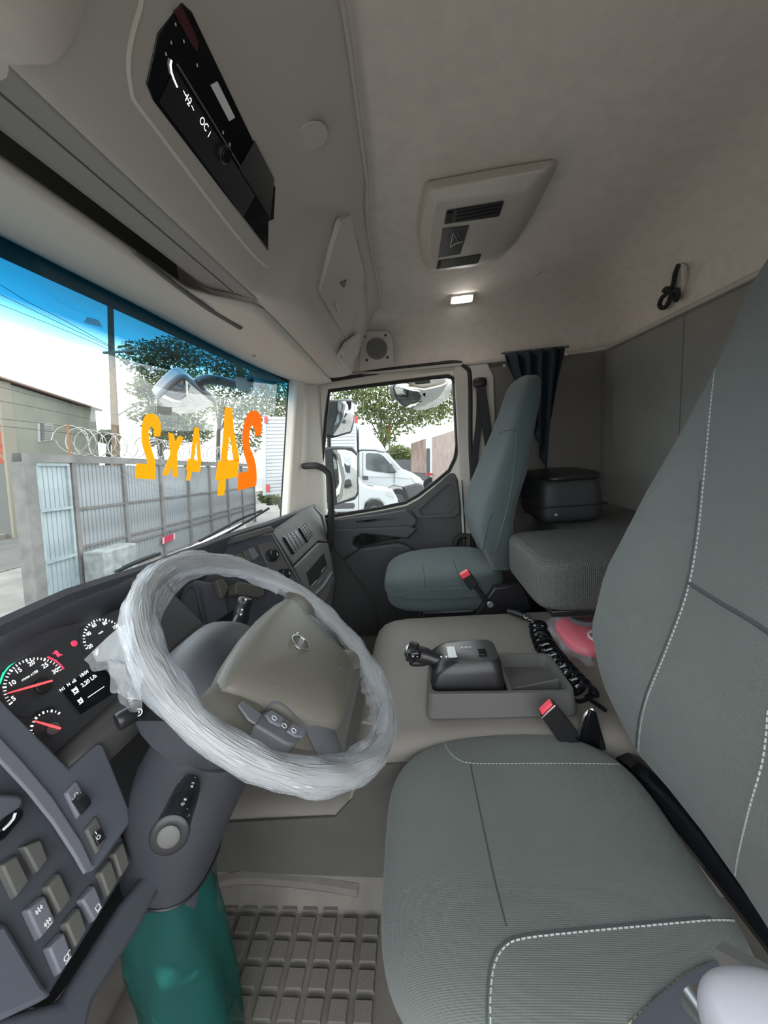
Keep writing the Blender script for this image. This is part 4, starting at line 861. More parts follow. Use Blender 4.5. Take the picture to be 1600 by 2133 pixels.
# ---- floor mat with raised pads
mt = thing('floor_mat', 'grey rubber floor mat with raised square pads', 'floor mat', (.62, .35, FL))
mtr = []
for k in range(13):
    f = k / 12; x = .40 + .37 * f; lift = .002 + .10 * max(0, (x - .715) / .055) ** 1.4
    mtr.append([V((x, y, FL + lift + .012 * max(0, (y - .56) / .1))) for y in (.02, .12, .3, .5, .60, .66)])
obj('mat_sheet', loft(mtr, closed=False), m_matf, mt, solid=.006)
pm_ = bpy.data.meshes.new('pad'); bmm = bmesh.new(); bmesh.ops.create_cube(bmm, size=1.0)
for v in bmm.verts:
    if v.co.z > 0: v.co.x *= .86; v.co.y *= .86
bmm.to_mesh(pm_); bmm.free(); pm_.materials.append(m_matf)
for i in range(9):
    for j in range(9):
        x, y = .735 - i * .0435, .555 - j * .0485 - .012 * (i % 1)
        if x < .42 or (i == 0 and (j == 0 or j > 6)) : continue
        place('pad', pm_, (x - .012, y, FL + .0085), M.Identity(3), m_matf, mt, (.034, .038, .010))
obj('mat_ridge', tube(smooth_path([(.742, .60, FL + 0.025), (.748, .5, FL + 0.050), (.750, .40, FL + 0.045), (.746, .30, FL + 0.040), (.74, .2, FL + 0.030)], 5), .016, 8), m_matf, mt)
# ================================================================== seats
def seat(name, label, cx, yf, zt, backY, mm, xw=.225, top=.225, thick=.15, dep=.49, cush_lo=None):
    t_ = thing(name, label, 'seat', (cx, yf - .25, FL))
    def dfm(q):
        bol = abs(q.x) ** 3; front = max(0, q.y); rear = max(0, -q.y)
        if q.z > 0: q.z = q.z * (1 - .18 * front ** 3) + .12 * bol * (1 - front) - .05 * (1 - abs(q.x)) 
        w_ = 1.0 + .05 * math.cos(q.y * 2.2 + .3) - .10 * front ** 4 - .18 * rear ** 4
        q.x *= w_
        if q.z < 0: q.x *= .96; q.y *= .97
        return q
    cv = cushion((cx, yf - dep / 2, zt - thick / 2), (xw * 2, dep, thick), 4.6, 20, deform=dfm); obj('seat_cushion', cv, mm, t_)
    tw = [(-.63, .195), (-.55, .238), (-.45, .268), (-.30, .268), (-.15, .240), (-.02, .203), (.08, .182), (.17, .172), (.205, .155), (.222, .125), (.232, .07)]
    ty = [(-.63, 0), (-.52, .042), (-.42, .055), (-.30, .028), (-.15, -.03), (0, -.085), (.10, -.12), (.17, -.142), (.205, -.155), (.222, -.165), (.232, -.175)]
    th = [(-.63, .12), (-.45, .15), (-.2, .14), (0, .11), (.12, .095), (.2, .075), (.222, .05), (.232, .02)]
    rings = []
    for k in range(34):
        z = lerp(-.63, .232, 1 - (1 - k / 33) ** 1.25); sc = (top - (zt + .0)) / (.232 + .63); zz = zt + (z + .63) * sc
        w_, y_, h_ = interp(tw, z), backY + interp(ty, z), interp(th, z); ring = []
        bol = .035 * max(0, min(1, (.05 - z) / .2))
        for j in range(36):
            a = j * 2 * math.pi / 36; ca, sa = math.cos(a), math.sin(a); ex_ = 2 / 3.6
            u = math.copysign(abs(ca) ** ex_, ca); v = math.copysign(abs(sa) ** ex_, sa)
            yy = y_ - h_ / 2 + v * h_ / 2
            if v > 0: yy += bol * (abs(u) ** 2.5 - .55) * v
            ring.append(V((cx + u * w_, yy, zz)))
        rings.append(ring)
    bv = loft(rings); obj('backrest', bv, mm, t_)
    return t_, cv, bv
ds, dcv, dbv = seat('driver_seat', 'large grey green cloth driver seat in the foreground', .535, .095, -.625, -.385, m_seat, dep=.485, top=.255)
dct, dbt = bvh(dcv), bvh(dbv)
def seam(tree, px, par, mm=m_thread, r=.0010, ln=.0042, gap=.0030):
    s_ = stitches(tree, px, r, ln, gap)
    if s_: obj('stitching', s_, mm, par)
def groove(tree, px, par, r=.0014):
    q = onto(tree, [(p.x, p.y) for p in smooth_path([V((*p, 0)) for p in px], 8)], .0)
    if len(q) > 2: obj('seam_groove', tube(q, r, 5), m_threadd, par)
seam(dct, [(1022, 2133), (1022, 2070), (1030, 2010), (1052, 1972), (1090, 1955), (1200, 1942), (1350, 1928), (1480, 1917), (1535, 1918)], ds, r=.0012)
groove(dct, [(1014, 2133), (1015, 2070), (1023, 2005), (1048, 1966), (1090, 1949), (1200, 1936), (1350, 1922), (1480, 1911)], ds)
seam(dct, [(922, 1533), (932, 1560), (955, 1582), (990, 1590), (1100, 1590), (1200, 1590), (1290, 1592)], ds, r=.0009)
groove(dct, [(980, 1592), (1000, 1690), (1030, 1830), (1055, 1930)], ds, .0012)
seam(dct, [(1310, 2133), (1370, 2080), (1430, 2030), (1490, 2004)], ds, mat('thread_tan', (.30, .27, .17), .7), .0012)
seam(dbt, [(1330, 1590), (1334, 1520), (1350, 1450), (1390, 1350), (1430, 1240), (1452, 1130), (1466, 1000), (1480, 850), (1498, 700), (1510, 640)], ds, r=.0012)
groove(dbt, [(1324, 1590), (1328, 1520), (1344, 1450), (1384, 1350), (1424, 1240), (1446, 1130), (1460, 1000)], ds)
groove(dbt, [(1436, 1215), (1500, 1255), (1560, 1290), (1620, 1330)], ds, .003)
seam(dbt, [(1600, 1480), (1590, 1580), (1560, 1690), (1535, 1800), (1528, 1880)], ds, r=.0012)
obj('seat_base', merge(box2((.34, -.34, FL), (.70, .0, FL + .07)), box2((.38, -.32, FL + .07), (.68, -.02, -.77))), m_black, ds, bevel=.02)
obj('recliner_bar', tube(smooth_path([(.74, -.40, -.70), (.60, -.415, -.665), (.42, -.43, -.66), (.33, -.44, -.68)], 4), .030, 8), m_gloss, ds)
obj('side_bracket', slab([bX(*p, .745) for p in [(1225, 1475), (1240, 1480), (1262, 1560), (1230, 1560), (1205, 1545)]], (-.008, 0, 0)), m_gloss, ds, bevel=.003)
obj('bracket_edge', tube(smooth_path([bX(*p, .75) for p in [(1236, 1478), (1220, 1488), (1212, 1510), (1206, 1535), (1200, 1560)]], 4), .0035, 6), m_steel, ds)
sd = onto(dct, [(1318, 2140), (1370, 2086), (1430, 2038), (1470, 2016), (1498, 2008), (1500, 2030), (1490, 2070), (1478, 2110), (1465, 2140)], .004)
if len(sd) > 4: obj('side_trim', slab(sd, (.003, 0, 0)), m_dash, ds)
# near side: trim, chrome lever and pale lever knob
obj('side_cover', slab([(.315, -.05, -.74), (.315, -.42, -.70), (.315, -.46, -.85), (.315, -.05, -.86)], (-.03, 0, 0)), m_black, ds, bevel=.01)
lv = obj('recline_lever', box2((0, 0, 0), (0, 0, 0)) if False else tube([bX(1504, 1986, .30), bX(1620, 2050, .27)], .0095, 4), m_steel, ds)
obj('adjuster_knob', cushion(bX(1606, 2165, .235), (.07, .085, .06), 2.6, 10), mat('pale_grey_plastic', (.42, .42, .46), .4), ds, label='pale grey rounded adjuster handle')
obj('hinge_bolt', disc(bX(1452, 2085, .30), (-1, 0, 0.3), .014, .02, 16, .008), m_steel, ds)
ps, pcv, pbv = seat('passenger_seat', 'shaded teal grey cloth passenger seat beside the far door', 1.655, .16, -.51, -.272, m_seatp, xw=.235, top=.225, thick=.165, dep=.50)
pct, pbt = bvh(pcv), bvh(pbv)
seam(pct, [(806, 1262), (815, 1248), (850, 1232), (880, 1228), (950, 1226), (1030, 1224)], ps, mat('thread_teal', (.16, .20, .20), .7))
groove(pct, [(880, 1174), (884, 1200), (886, 1226)], ps, .0015); groove(pct, [(945, 1168), (955, 1200), (965, 1222)], ps, .0015)
seam(pbt, [(1058, 1190), (1030, 1160), (1040, 1120), (1056, 1060), (1066, 1010), (1072, 960), (1076, 900)], ps, mat('thread_teal', (.16, .20, .20), .7), .0015)
groove(pbt, [(1005, 1160), (1012, 1120), (1022, 1075), (1030, 1068)], ps, .002); groove(pbt, [(1040, 902), (1060, 896), (1075, 898)], ps, .002)
obj('seat_base', box2((1.47, -.32, FL), (1.85, .02, -.66)), m_black, ps, bevel=.02)
obj('side_bracket', slab([bX(*p, 1.405) for p in [(985, 1290), (1030, 1225), (1085, 1215), (1100, 1240), (1110, 1270), (1060, 1290)]], (.03, 0, 0)), m_black, ps, bevel=.006)
# ================================================================== belts and buckles
def buckle(name, label, top4, x, thick, stem, xs):
    t_ = thing(name, label, 'seat belt buckle', bX(*stem[-1], xs))
    q = [bX(*p, x) for p in top4]; obj('buckle_body', slab(q, (thick, 0, 0)), m_black, t_, bevel=.003)
    return t_
# near buckle
b1 = thing('seat_belt_buckle', 'black seat belt buckle with red button beside the driver seat', 'seat belt buckle', (.80, -.25, -.63))
BP = Pl(bX(1165, 1510, .725), (0, -1, 0), (0, .42, .9)); 
bd = [BP.px(*p, 0) for p in [(1128, 1494), (1156, 1468), (1208, 1530), (1176, 1562)]]
obj('buckle_body', slab(bd, -BP.n * .022), m_black, b1, bevel=.003)
d_ = (bd[1] - bd[0]).normalized(); dn_ = (bd[0] - bd[3]).normalized()
obj('release_button', box((bd[0] + bd[1]) / 2 - BP.n * .011 + dn_ * .001, ((bd[1] - bd[0]).length * .82, .008, .016), (d_, dn_, BP.n)), m_red, b1, bevel=.002)
obj('button_rim', tube([bd[0] + BP.n * .001 - dn_ * .001, bd[1] + BP.n * .001 - dn_ * .001], .0014, 5), m_chrome, b1)
obj('stalk', tube([(bd[2] + bd[3]) / 2 + dn_ * .01 - BP.n * .011, (bd[2] + bd[3]) / 2 - dn_ * .07 - BP.n * .011], .014, 8), m_black, b1)
b2 = thing('seat_belt_buckle', 'black seat belt buckle with red button against the passenger seat', 'seat belt buckle', (1.4, -.25, -.6))
bd = [bX(*p, 1.385) for p in [(957, 1196), (975, 1185), (996, 1213), (978, 1226)]]
obj('buckle_body', slab(bd, (-.022, 0, 0)), m_black, b2, bevel=.004)
d_ = (bd[1] - bd[0]).normalized(); dn_ = (bd[0] - bd[3]).normalized()
obj('release_button', box((bd[0] + bd[1]) / 2 - dn_ * .006 + V((-.013, 0, 0)), ((bd[1] - bd[0]).length * .9, .020, .022), (d_, dn_, UX)), m_red, b2, bevel=.002)
obj('stalk', tube([bX(*p, 1.378) for p in [(988, 1218), (1003, 1238), (1020, 1260)]], .009, 8), m_black, b2)
obj('anchor_bolt', disc(bX(1021, 1258, 1.372), (-1, 0, 0), .013, .008, 18), m_steel, b2, bevel=.002)
# passenger belt hanging from its pillar guide
pb = thing('seat_belt', 'black seat belt hanging from the pillar behind the passenger door', 'seat belt', bX(995, 1080, 2.02))
g = bX(1000, 797, 2.02); obj('belt_guide', cushion(g, (.03, .068, .05), 3, 8), m_black, pb)
def web(px, w_, x, name='webbing'):
    c = smooth_path([bX(*p, x) for p in px], 5); return obj(name, loft([[p + V((0, -w_ / 2, 0)), p + V((0, w_ / 2, 0)), p + V((.003, w_ / 2, 0)), p + V((.003, -w_ / 2, 0))] for p in c]), m_belt, pb, smooth=False)
web([(1002, 805), (1010, 860), (1022, 940), (1032, 990), (1030, 1060)], .046, 2.0)
web([(1000, 805), (999, 870), (990, 950), (988, 1010), (984, 1090)], .034, 2.015)
# ================================================================== bunk, bag, curtain
bk = cushion((1.225, -.645, -.42), (.40, .65, .155), 9, 18)
b_ = obj('bunk_cushion', bk, m_bunk); tag(b_, 'thick grey cloth bunk cushion end jutting out between the seats', 'cushion')
obj('bunk_board', box2((1.05, -.94, -.515), (1.40, -.36, -.495)), m_black, b_, bevel=.004)
obj('support_leg', merge(box2((1.10, -.95, -.63), (1.36, -.86, -.51))), m_black, b_)
b3 = obj('bunk_cushion', cushion((1.735, -.755, -.43), (.60, .42, .14), 8, 14), m_bunk); tag(b3, 'dark bunk cushion behind the passenger seat under the black bag', 'cushion')
obj('bunk_box', box2((1.45, -.94, FL), (2.03, -.58, -.505)), m_black, b3, bevel=.01)
bag = thing('storage_bag', 'black soft storage bag standing on the bunk by the rear wall', 'bag', (1.72, -.75, -.36))
def bagd(q):
    q.x *= 1 - .06 * max(0, q.z); q.y *= 1 - .05 * max(0, q.z); q.z += .05 * math.sin(3 * q.x) * max(0, q.z); return q
bgc = V((1.67, -.60, -.262)); yb, yc = .30, 0
m_bag = mat('bag_cloth', (.030, .032, .034), .6, bump=.3, bscale=200)
obj('bag_body', cushion(bgc, (.34, .24, .185), 7, 14, deform=bagd), m_bag, bag)
obj('bag_lid', cushion(bgc + V((0, -.01, .088)), (.33, .23, .035), 5, 12, deform=bagd), m_black, bag)
obj('bag_seam', tube(resample([bgc + V((sx * .171, sy * .121, -.02)) for sx, sy in ((-1, -1), (1, -1), (1, 1), (-1, 1))], 24), .003, 5, True), m_black, bag)
obj('bag_rivet', disc(bX(1158, 1072, 1.47), (-1, .3, 0), .006, .004, 10), m_chrome, bag)
cur = thing('curtain', 'dark navy curtain bunched behind the passenger seat', 'curtain', (1.95, -.55, 0))
def curf(u, v):
    px = lerp(lerp(1052, 1160, u), lerp(1095, 1140, u), v ** 1.2); py = lerp(lerp(737, 724, u), lerp(820, 1000, u), v)
    p = bX(px, py, 1.93); k = math.sin(u * 26 + 1.5 * v) * (.02 - .006 * v); return p + V((k, k * .3, 0))
obj('cloth', grid(curf, 60, 14), m_curtain, cur, solid=.004)
def curf2(u, v):
    px = lerp(lerp(1150, 1178, u), lerp(1135, 1152, u), v); py = lerp(724, 930 - 90 * u, v); p = bX(px, py, 1.95); return p + V((.012 * math.sin(u * 15), 0, 0))
obj('cloth_end', grid(curf2, 24, 12), m_curtain, cur, solid=.004)
obj('rail', tube([bX(1045, 736, 1.955), bX(1185, 722, 1.955)], .006, 8), m_dark_shelf, cur)
for p in ((1050, 762), (1179, 738)): obj('press_stud', disc(bX(*p, 1.90), (-1, 0, 0), .0075, .004, 12), m_chrome, cur)
# ================================================================== gear selector
gs = thing('gear_selector', 'black gear selector block with lever in a grey tray on the tunnel', 'gear selector', (.93, -.12, -.63))
def tray(a, b): return [bZ(*p, a) for p in b]
TZ = -.625
base = roundpoly([(.795, .012, TZ), (.795, -.330, TZ), (.985, -.330, TZ), (1.0, .0, TZ)], .02)
topo = roundpoly([(.803, .004, TZ + .058), (.803, -.325, TZ + .052), (.978, -.325, TZ + .045), (.99, -.004, TZ + .055)], .02)
topi = roundpoly([(.812, -.006, TZ + .058), (.812, -.315, TZ + .052), (.969, -.315, TZ + .045), (.98, -.014, TZ + .055)], .018)
boti = roundpoly([(.815, -.01, TZ + .014), (.815, -.311, TZ + .014), (.966, -.311, TZ + .014), (.977, -.018, TZ + .014)], .018)
obj('tray', loft([base, topo, topi, boti]), m_dashg, gs)
obj('tray_rib', slab([(.86, -.19, TZ + .014), (.86, -.31, TZ + .014), (.86, -.31, TZ + .045), (.86, -.19, TZ + .022)], (.006, 0, 0)), m_dashg, gs, bevel=.001)
obj('tray_bridge', box2((.813, -.194, TZ + .012), (.975, -.182, TZ + .046)), m_dashg, gs, bevel=.003)
def gring(z, y0, y1, x0, x1, r): return roundpoly([(x0, y0, z), (x0, y1, z), (x1, y1, z), (x1, y0, z)], r, 4)
bl = [(0.010, .00, -.178, .826, .965, .02), (.05, -.002, -.178, .829, .962, .022), (.085, -.012, -.177, .833, .958, .024), (.10, -.030, -.175, .838, .953, .026), (.110, -.05, -.172, .846, .945, .028)]
gv = loft([gring(TZ + a[0], *a[1:]) for a in bl]); obj('selector_block', gv, m_black, gs)
q = V((.88, -.135, TZ + .112)); obj('selector_button', box(q, (.026, .020, .004), (UX, UY, UZ)), m_gloss, gs, bevel=.001)
obj('gate_plate', box((.89, -.062, TZ + .110), (.05, .022, .003), (UX, UY, UZ)), m_steel, gs, bevel=.001)
for k in range(4): obj('gear_mark', box((.866 - .0 * k, -.035 - .012 * k, TZ + .1125), (.006, .004, .0008)), m_white, gs)
text('R N D', Pl((.9, -.1, TZ + .112), (0, -1, 0), UX), V((.905, -.10, TZ + .1125)), .010, m_white, 'gear_letters', gs)
lv0 = V((.885, -.045, TZ + .085)); lv1 = bX(850, 1355, .905)
lvd = (lv1 - lv0)
lp_ = smooth_path([lv0, lv0 + lvd * .5, lv0 + lvd * .8, lv1], 5)
gl_ = obj('gear_lever', tube(lp_, [.018] * 5 + [.021] * 5 + [.026] * 5 + [.021], 14), m_black, gs)
obj('lever_cap', disc(lv1, lvd, .019, .006, 24, .014), m_steel, gl_, bevel=.001)
bx = bX(864, 1364, .878); obj('plus_minus_button', cushion(bx, (.012, .032, .02), 2.5, 8), m_gloss, gl_)
text('+ -', Pl(bx, (0, -1, 0), UZ), bx + V((-.0068, 0, 0)), .014, m_white, 'button_sign', gl_)
obj('trigger', cushion(lv0 + lvd * .72 - V((0, 0, .024)), (.02, .05, .016), 3, 6), m_black, gl_)
# ================================================================== coiled air hose
ch = thing('coiled_hose', 'black coiled air hose lying across the engine tunnel', 'hose', (1.05, -.32, -.63))
axis = smooth_path([bZ(1122, 1308, -.60), bZ(1135, 1345, -.60), bZ(1165, 1385, -.60), bZ(1195, 1420, -.60), bZ(1222, 1452, -.60)], 8)
axis = resample(axis, 240, False); coil = []; turns = 12.5
for i, p in enumerate(axis):
    a = axis[max(0, i - 2)]; b = axis[min(len(axis) - 1, i + 2)]; tt = (b - a).normalized(); s_ = tt.cross(UZ).normalized(); u_ = s_.cross(tt)
    an = 2 * math.pi * turns * i / (len(axis) - 1); coil.append(p + (s_ * math.cos(an) + u_ * math.sin(an)) * .0255)
obj('coil', tube(coil, .0050, 8), m_gloss, ch)
lead = smooth_path([bZ(1060, 1273, -.612), bZ(1080, 1280, -.612), bZ(1105, 1293, -.612), bZ(1125, 1300, -.60), coil[0]], 6)
obj('lead', tube(lead, .0052, 8), m_gloss, ch)
obj('connector', tube([bZ(1058, 1273, -.612), bZ(1075, 1277, -.612), bZ(1092, 1284, -.612)], [.010, .012, .011], 12), m_black, ch)
obj('ferrule', disc(bZ(1097, 1286, -.600), (-.4, .2, 1), .010, .008, 16), m_steel, ch, bevel=.002)
obj('tail', tube(smooth_path([coil[-1], bZ(1222, 1452, -.615), bZ(1236, 1462, -.617), bZ(1262, 1480, -.617)], 5), .0050, 8), m_gloss, ch)
# ---- red item in a clear bag behind the driver seat
rb_ = thing('bagged_red_parcel', 'bright red packaged kit in a clear plastic bag behind the driver seat', 'package', (.98, -.42, -.63))
m_pink = mat('red_vinyl', (.80, .035, .10), .4)
c = bZ(1200, 1325, -.600); obj('red_pouch', cushion(c + V((0, -.04, 0)), (.20, .17, .05), 3.2, 12), m_pink, rb_)
obj('grey_ring', ringd(c + V((.05, -.055, .028)), (0, .1, 1), .055, .016, .016, 32), m_dashl, rb_, bevel=.004)
obj('black_clip', box(c + V((-.065, -.045, .027)), (.05, .016, .014), (V((.9, -.4, 0)).normalized(), V((.4, .9, 0)).normalized(), UZ)), m_black, rb_, bevel=.003)
obj('white_loop', ringd(c + V((-.06, -.045, .027)), (0, 0, 1), .036, .005, .004, 24), m_white, rb_)
obj('clear_bag', cushion(c + V((-.01, -.04, .004)), (.26, .225, .068), 3.0, 16, deform=lambda q: q * (1 + .05 * math.sin(9 * q.x + 7 * q.y) + .04 * math.sin(15 * q.y))), filmmat('clear_bag_film', (.92, .92, .94), .16, 26, .6, lo=.3, hi=.85), rb_)
# ================================================================== outside: windscreen stickers
def z8(x, y): return (270 + x * .1875, 770 + y * .1875)
m_yel = mat('yellow_vinyl', (1.0, .56, .0), .5, emit=None); m_org = mat('orange_vinyl', (1.0, .37, .0), .5)
for mm_ in (m_yel, m_org):      # thin translucent vinyl glows with the daylight behind it
    b = mm_.node_tree.nodes['Principled BSDF']; tl_ = mm_.node_tree.nodes.new('ShaderNodeBsdfTranslucent'); mx_ = mm_.node_tree.nodes.new('ShaderNodeMixShader'); oo_ = [n for n in mm_.node_tree.nodes if n.type == 'OUTPUT_MATERIAL'][0]
    tl_.inputs['Color'].default_value = b.inputs['Base Color'].default_value; mx_.inputs['Fac'].default_value = .75
    mm_.node_tree.links.new(b.outputs[0], mx_.inputs[1]); mm_.node_tree.links.new(tl_.outputs[0], mx_.inputs[2]); mm_.node_tree.links.new(mx_.outputs[0], oo_.inputs['Surface'])
def sticker(name, label, polys, m_, grp='vinyl figures on the windscreen', cat='sticker'):
    ps = []
    for poly in polys:
        q = onto(wstree, [z8(*p) for p in poly], .004); ps.append(slab(q, (0, .0008, 0)))
    o = obj(name, merge(*ps), m_, smooth=False); return tag(o, label, cat, grp)
sticker('vinyl_digit', 'yellow vinyl figure 2 at the left end of the windscreen lettering', [[(160, 530), (195, 490), (260, 488), (315, 520), (345, 590), (348, 680), (340, 742), (272, 742), (270, 660), (245, 632), (222, 640), (212, 700), (215, 770), (235, 850), (265, 940), (285, 1020), (288, 1100), (278, 1220), (65, 1205), (78, 1040), (197, 1050), (190, 990), (160, 900), (135, 800), (132, 700), (140, 600)]], m_yel)
sticker('vinyl_letter', 'yellow vinyl letter x on the windscreen', [[(432, 702), (490, 712), (508, 808), (540, 738), (600, 748), (540, 900), (528, 960), (540, 1190), (482, 1188), (475, 1060), (420, 1178), (365, 1174), (450, 940)]], m_yel)
sticker('vinyl_digit', 'small yellow vinyl figure 4 beside the letter x on windscreen', [[(720, 645), (770, 640), (782, 800), (750, 800), (738, 830), (715, 1000), (675, 1000), (700, 790)], [(782, 800), (797, 1012), (757, 1012), (745, 840), (750, 800)], [(648, 990), (715, 1002), (797, 1012), (780, 1140), (690, 1132), (628, 1110)], [(640, 1110), (690, 1132), (670, 1235), (632, 1228)]], m_yel)
sticker('vinyl_digit', 'tall yellow vinyl figure 4 on the windscreen', [[(1060, 415), (1138, 425), (1165, 700), (1120, 690), (1108, 740), (1085, 1012), (1015, 1012), (1045, 640)], [(1165, 700), (1218, 985), (1215, 1015), (1155, 1012), (1125, 800), (1108, 740), (1120, 690)], [(978, 1030), (1015, 1010), (1218, 1000), (1200, 1190), (1065, 1218), (955, 1230)], [(992, 1225), (1065, 1215), (1052, 1392), (978, 1402)]], m_yel)
sticker('vinyl_digit', 'tall orange vinyl figure 2 at the right end of windscreen lettering', [[(1285, 550), (1320, 480), (1370, 452), (1425, 460), (1460, 520), (1470, 620), (1460, 730), (1395, 745), (1390, 660), (1375, 620), (1350, 630), (1330, 720), (1330, 800), (1345, 880), (1385, 980), (1405, 1060), (1415, 1180), (1405, 1290), (1200, 1345), (1210, 1150), (1325, 1125), (1310, 1060), (1275, 950), (1255, 820), (1255, 680)]], m_org)
m_paper = mat('paper_sticker', (.55, .55, .48), .7, var=.35, vscale=160, col2=(.85, .85, .78))
sticker('paper_sticker', 'small speckled paper sticker under the front mirror', [[(300, 402), (470, 418), (465, 508), (296, 490)]], m_paper, None)
m_tag = filmmat('pale_tag_plastic', (.45, .62, .70), .35, 5, .1)
def tagpx(px, label): tag(obj('toll_tag', slab(onto(wstree, px, .004), (0, .001, 0)), m_tag, smooth=False), label, 'tag', 'translucent tags on the windscreen')
tagpx([(175, 672), (182, 660), (206, 667), (214, 682)], 'translucent tag stuck high on the left of the windscreen')
tagpx([(490, 784), (511, 787), (520, 800), (521, 818), (492, 806)], 'translucent tag stuck near the right edge of the windscreen')
# ================================================================== cab mirrors outside
def dome(poly, c, n, h): return loft([[c + (p - c) * k + n * (h * (1 - k * k) + .001) for p in poly] for k in (1, .8, .6, .4, .2, .02)], cap=False)
m_mh = mat('mirror_housing', (.035, .037, .042), .35)
mp = Pl(bX(722, 990, 2.26), (.77, -.64, 0), (-.045, -.055, 1)); mp2 = Pl(bX(716, 870, 2.26), (.77, -.64, 0), (-.12, -.15, 1))
mir = thing('door_mirror', 'tall black door mirror pair outside the passenger window', 'mirror', bX(700, 1060, 2.26))
def mq(pts, off=0): return [mp.px(*p, off) for p in pts]
obj('housing', slab(mq([(668, 950), (675, 934), (690, 930), (735, 929), (748, 944), (749, 1030), (741, 1042), (700, 1053), (678, 1046)]), -mp.n * .07), m_mh, mir, bevel=.012)
def convex(q, n, h): return dome(q, sum(q, V()) / len(q), n, h)
obj('mirror_glass', convex(mq([(692, 937), (719, 937), (733, 941), (743, 950), (744, 1024), (739, 1034), (702, 1048), (699, 1014)], .001), mp.n, .010), m_mirror, mir)
def mq2(pts, off=0): return [mp2.px(*p, off) for p in pts]
obj('housing', slab(mq2([(676, 838), (684, 832), (735, 831), (742, 840), (740, 878), (734, 902), (694, 913), (676, 906)]), -mp.n * .07), m_mh, mir, bevel=.012)
obj('mirror_glass', convex(mq2([(704, 836), (732, 836), (738, 843), (736, 876), (730, 898), (696, 908), (692, 901), (697, 882), (703, 856)], .001), mp2.n, .012), m_mirror, mir)
obj('mirror_bar', tube([mp.px(685, 850, -.04), mp.px(686, 960, -.04), mp.px(690, 1060, -.04), mp.px(706, 1080, -.10)], .012, 8), m_mh, mir)
kp = Pl(bX(882, 825, 2.32), (.35, -.94, 0), (-.25, 0, 1)); km = thing('kerb_mirror', 'rounded kerb mirror hanging outside the top of passenger window', 'mirror', bX(882, 850, 2.32))
kf = [kp.px(*p) for p in [(821, 806), (826, 800), (880, 796), (938, 789), (942, 797), (940, 815), (933, 830), (914, 844), (890, 852), (870, 855), (845, 847), (828, 830)]]
obj('housing', slab([p + (p - kp.o) * .04 for p in kf], -kp.n * .08), m_mh, km, bevel=.012)
obj('mirror_glass', dome(kf, kp.o, kp.n, .03), m_mirror, km)
obj('bracket', slab([kp.px(*p, .012) for p in [(866, 780), (896, 778), (898, 798), (866, 800)]], -kp.n * .05), m_mh, km, bevel=.006)
fp = Pl(bY(392, 825, 1.06), (.88, -.48, 0), (-.374, -.686, .628)); fm = thing('front_mirror', 'rounded front view mirror on an arm outside the windscreen', 'mirror', bY(392, 860, 1.06))
ff = [fp.px(*z8(*p)) for p in [(322, 330), (420, 245), (500, 180), (560, 130), (600, 104), (640, 125), (700, 180), (800, 260), (880, 330), (935, 372), (860, 420), (760, 465), (640, 488), (540, 488), (450, 455), (390, 420)]]
obj('housing', slab([fp.px(*z8(*p), -.004) for p in [(300, 320), (330, 270), (430, 165), (530, 80), (580, 58), (640, 75), (700, 120), (800, 210), (900, 270), (965, 330), (978, 358), (940, 378), (860, 430), (640, 496), (540, 496), (380, 430)]], -fp.n * .06), mat('mirror_housing_grey', (.20, .22, .25), .4), fm, bevel=.012)
obj('mirror_glass', dome(ff, sum(ff, V()) / len(ff), fp.n, .022), m_mirror, fm)
obj('arm', tube(smooth_path([fp.px(*z8(p[0], p[1]), -.03) for p in [(800, 220), (760, 150), (860, 110), (1000, 120), (1130, 150), (1290, 150), (1480, 60)]], 5), .024, 10), m_mh, fm)
# ================================================================== yard
def sstep(x): x = max(0, min(1, x)); return x * x * (3 - 2 * x)
def gh(a, b): return G + 1.15 * sstep((5.2 - b) / 3.0) * sstep((a - 5) / 4.0)
m_ground = mat('yard_concrete', (.165, .155, .14), .9, bump=.4, bscale=14, var=.25, vscale=1.4)
av = [-60, -30, -15, -8, -4, 0, 2, 4, 5, 6, 7, 8, 9, 10, 12, 14, 17, 20, 25, 32, 45, 70, 120]; bv_ = [-60, -30, -15, -8, -4, -1, 0, 1, 2, 2.5, 3, 3.5, 4, 4.5, 5, 5.5, 6.5, 8, 11, 15, 25, 50, 90]
gv_ = [ex(a, b, gh(a, b)) for a in av for b in bv_]; nb = len(bv_)
gr = obj('ground', (gv_, [(i * nb + j, (i + 1) * nb + j, (i + 1) * nb + j + 1, i * nb + j + 1) for i in range(len(av) - 1) for j in range(nb - 1)]), m_ground, kind='structure'); tag(gr, 'worn concrete yard outside the lorry', None)
obj('street', ebox(4, 60, 9.0, 13.2, G - .02, G + .015), mat('asphalt', (.085, .082, .078), .9, var=.2, vscale=1.5), gr)
obj('pavement', ebox(4, 60, 13.2, 15.2, G, G + .16), mat('pavement_concrete', (.2, .18, .15), .9, var=.2, vscale=2), gr)
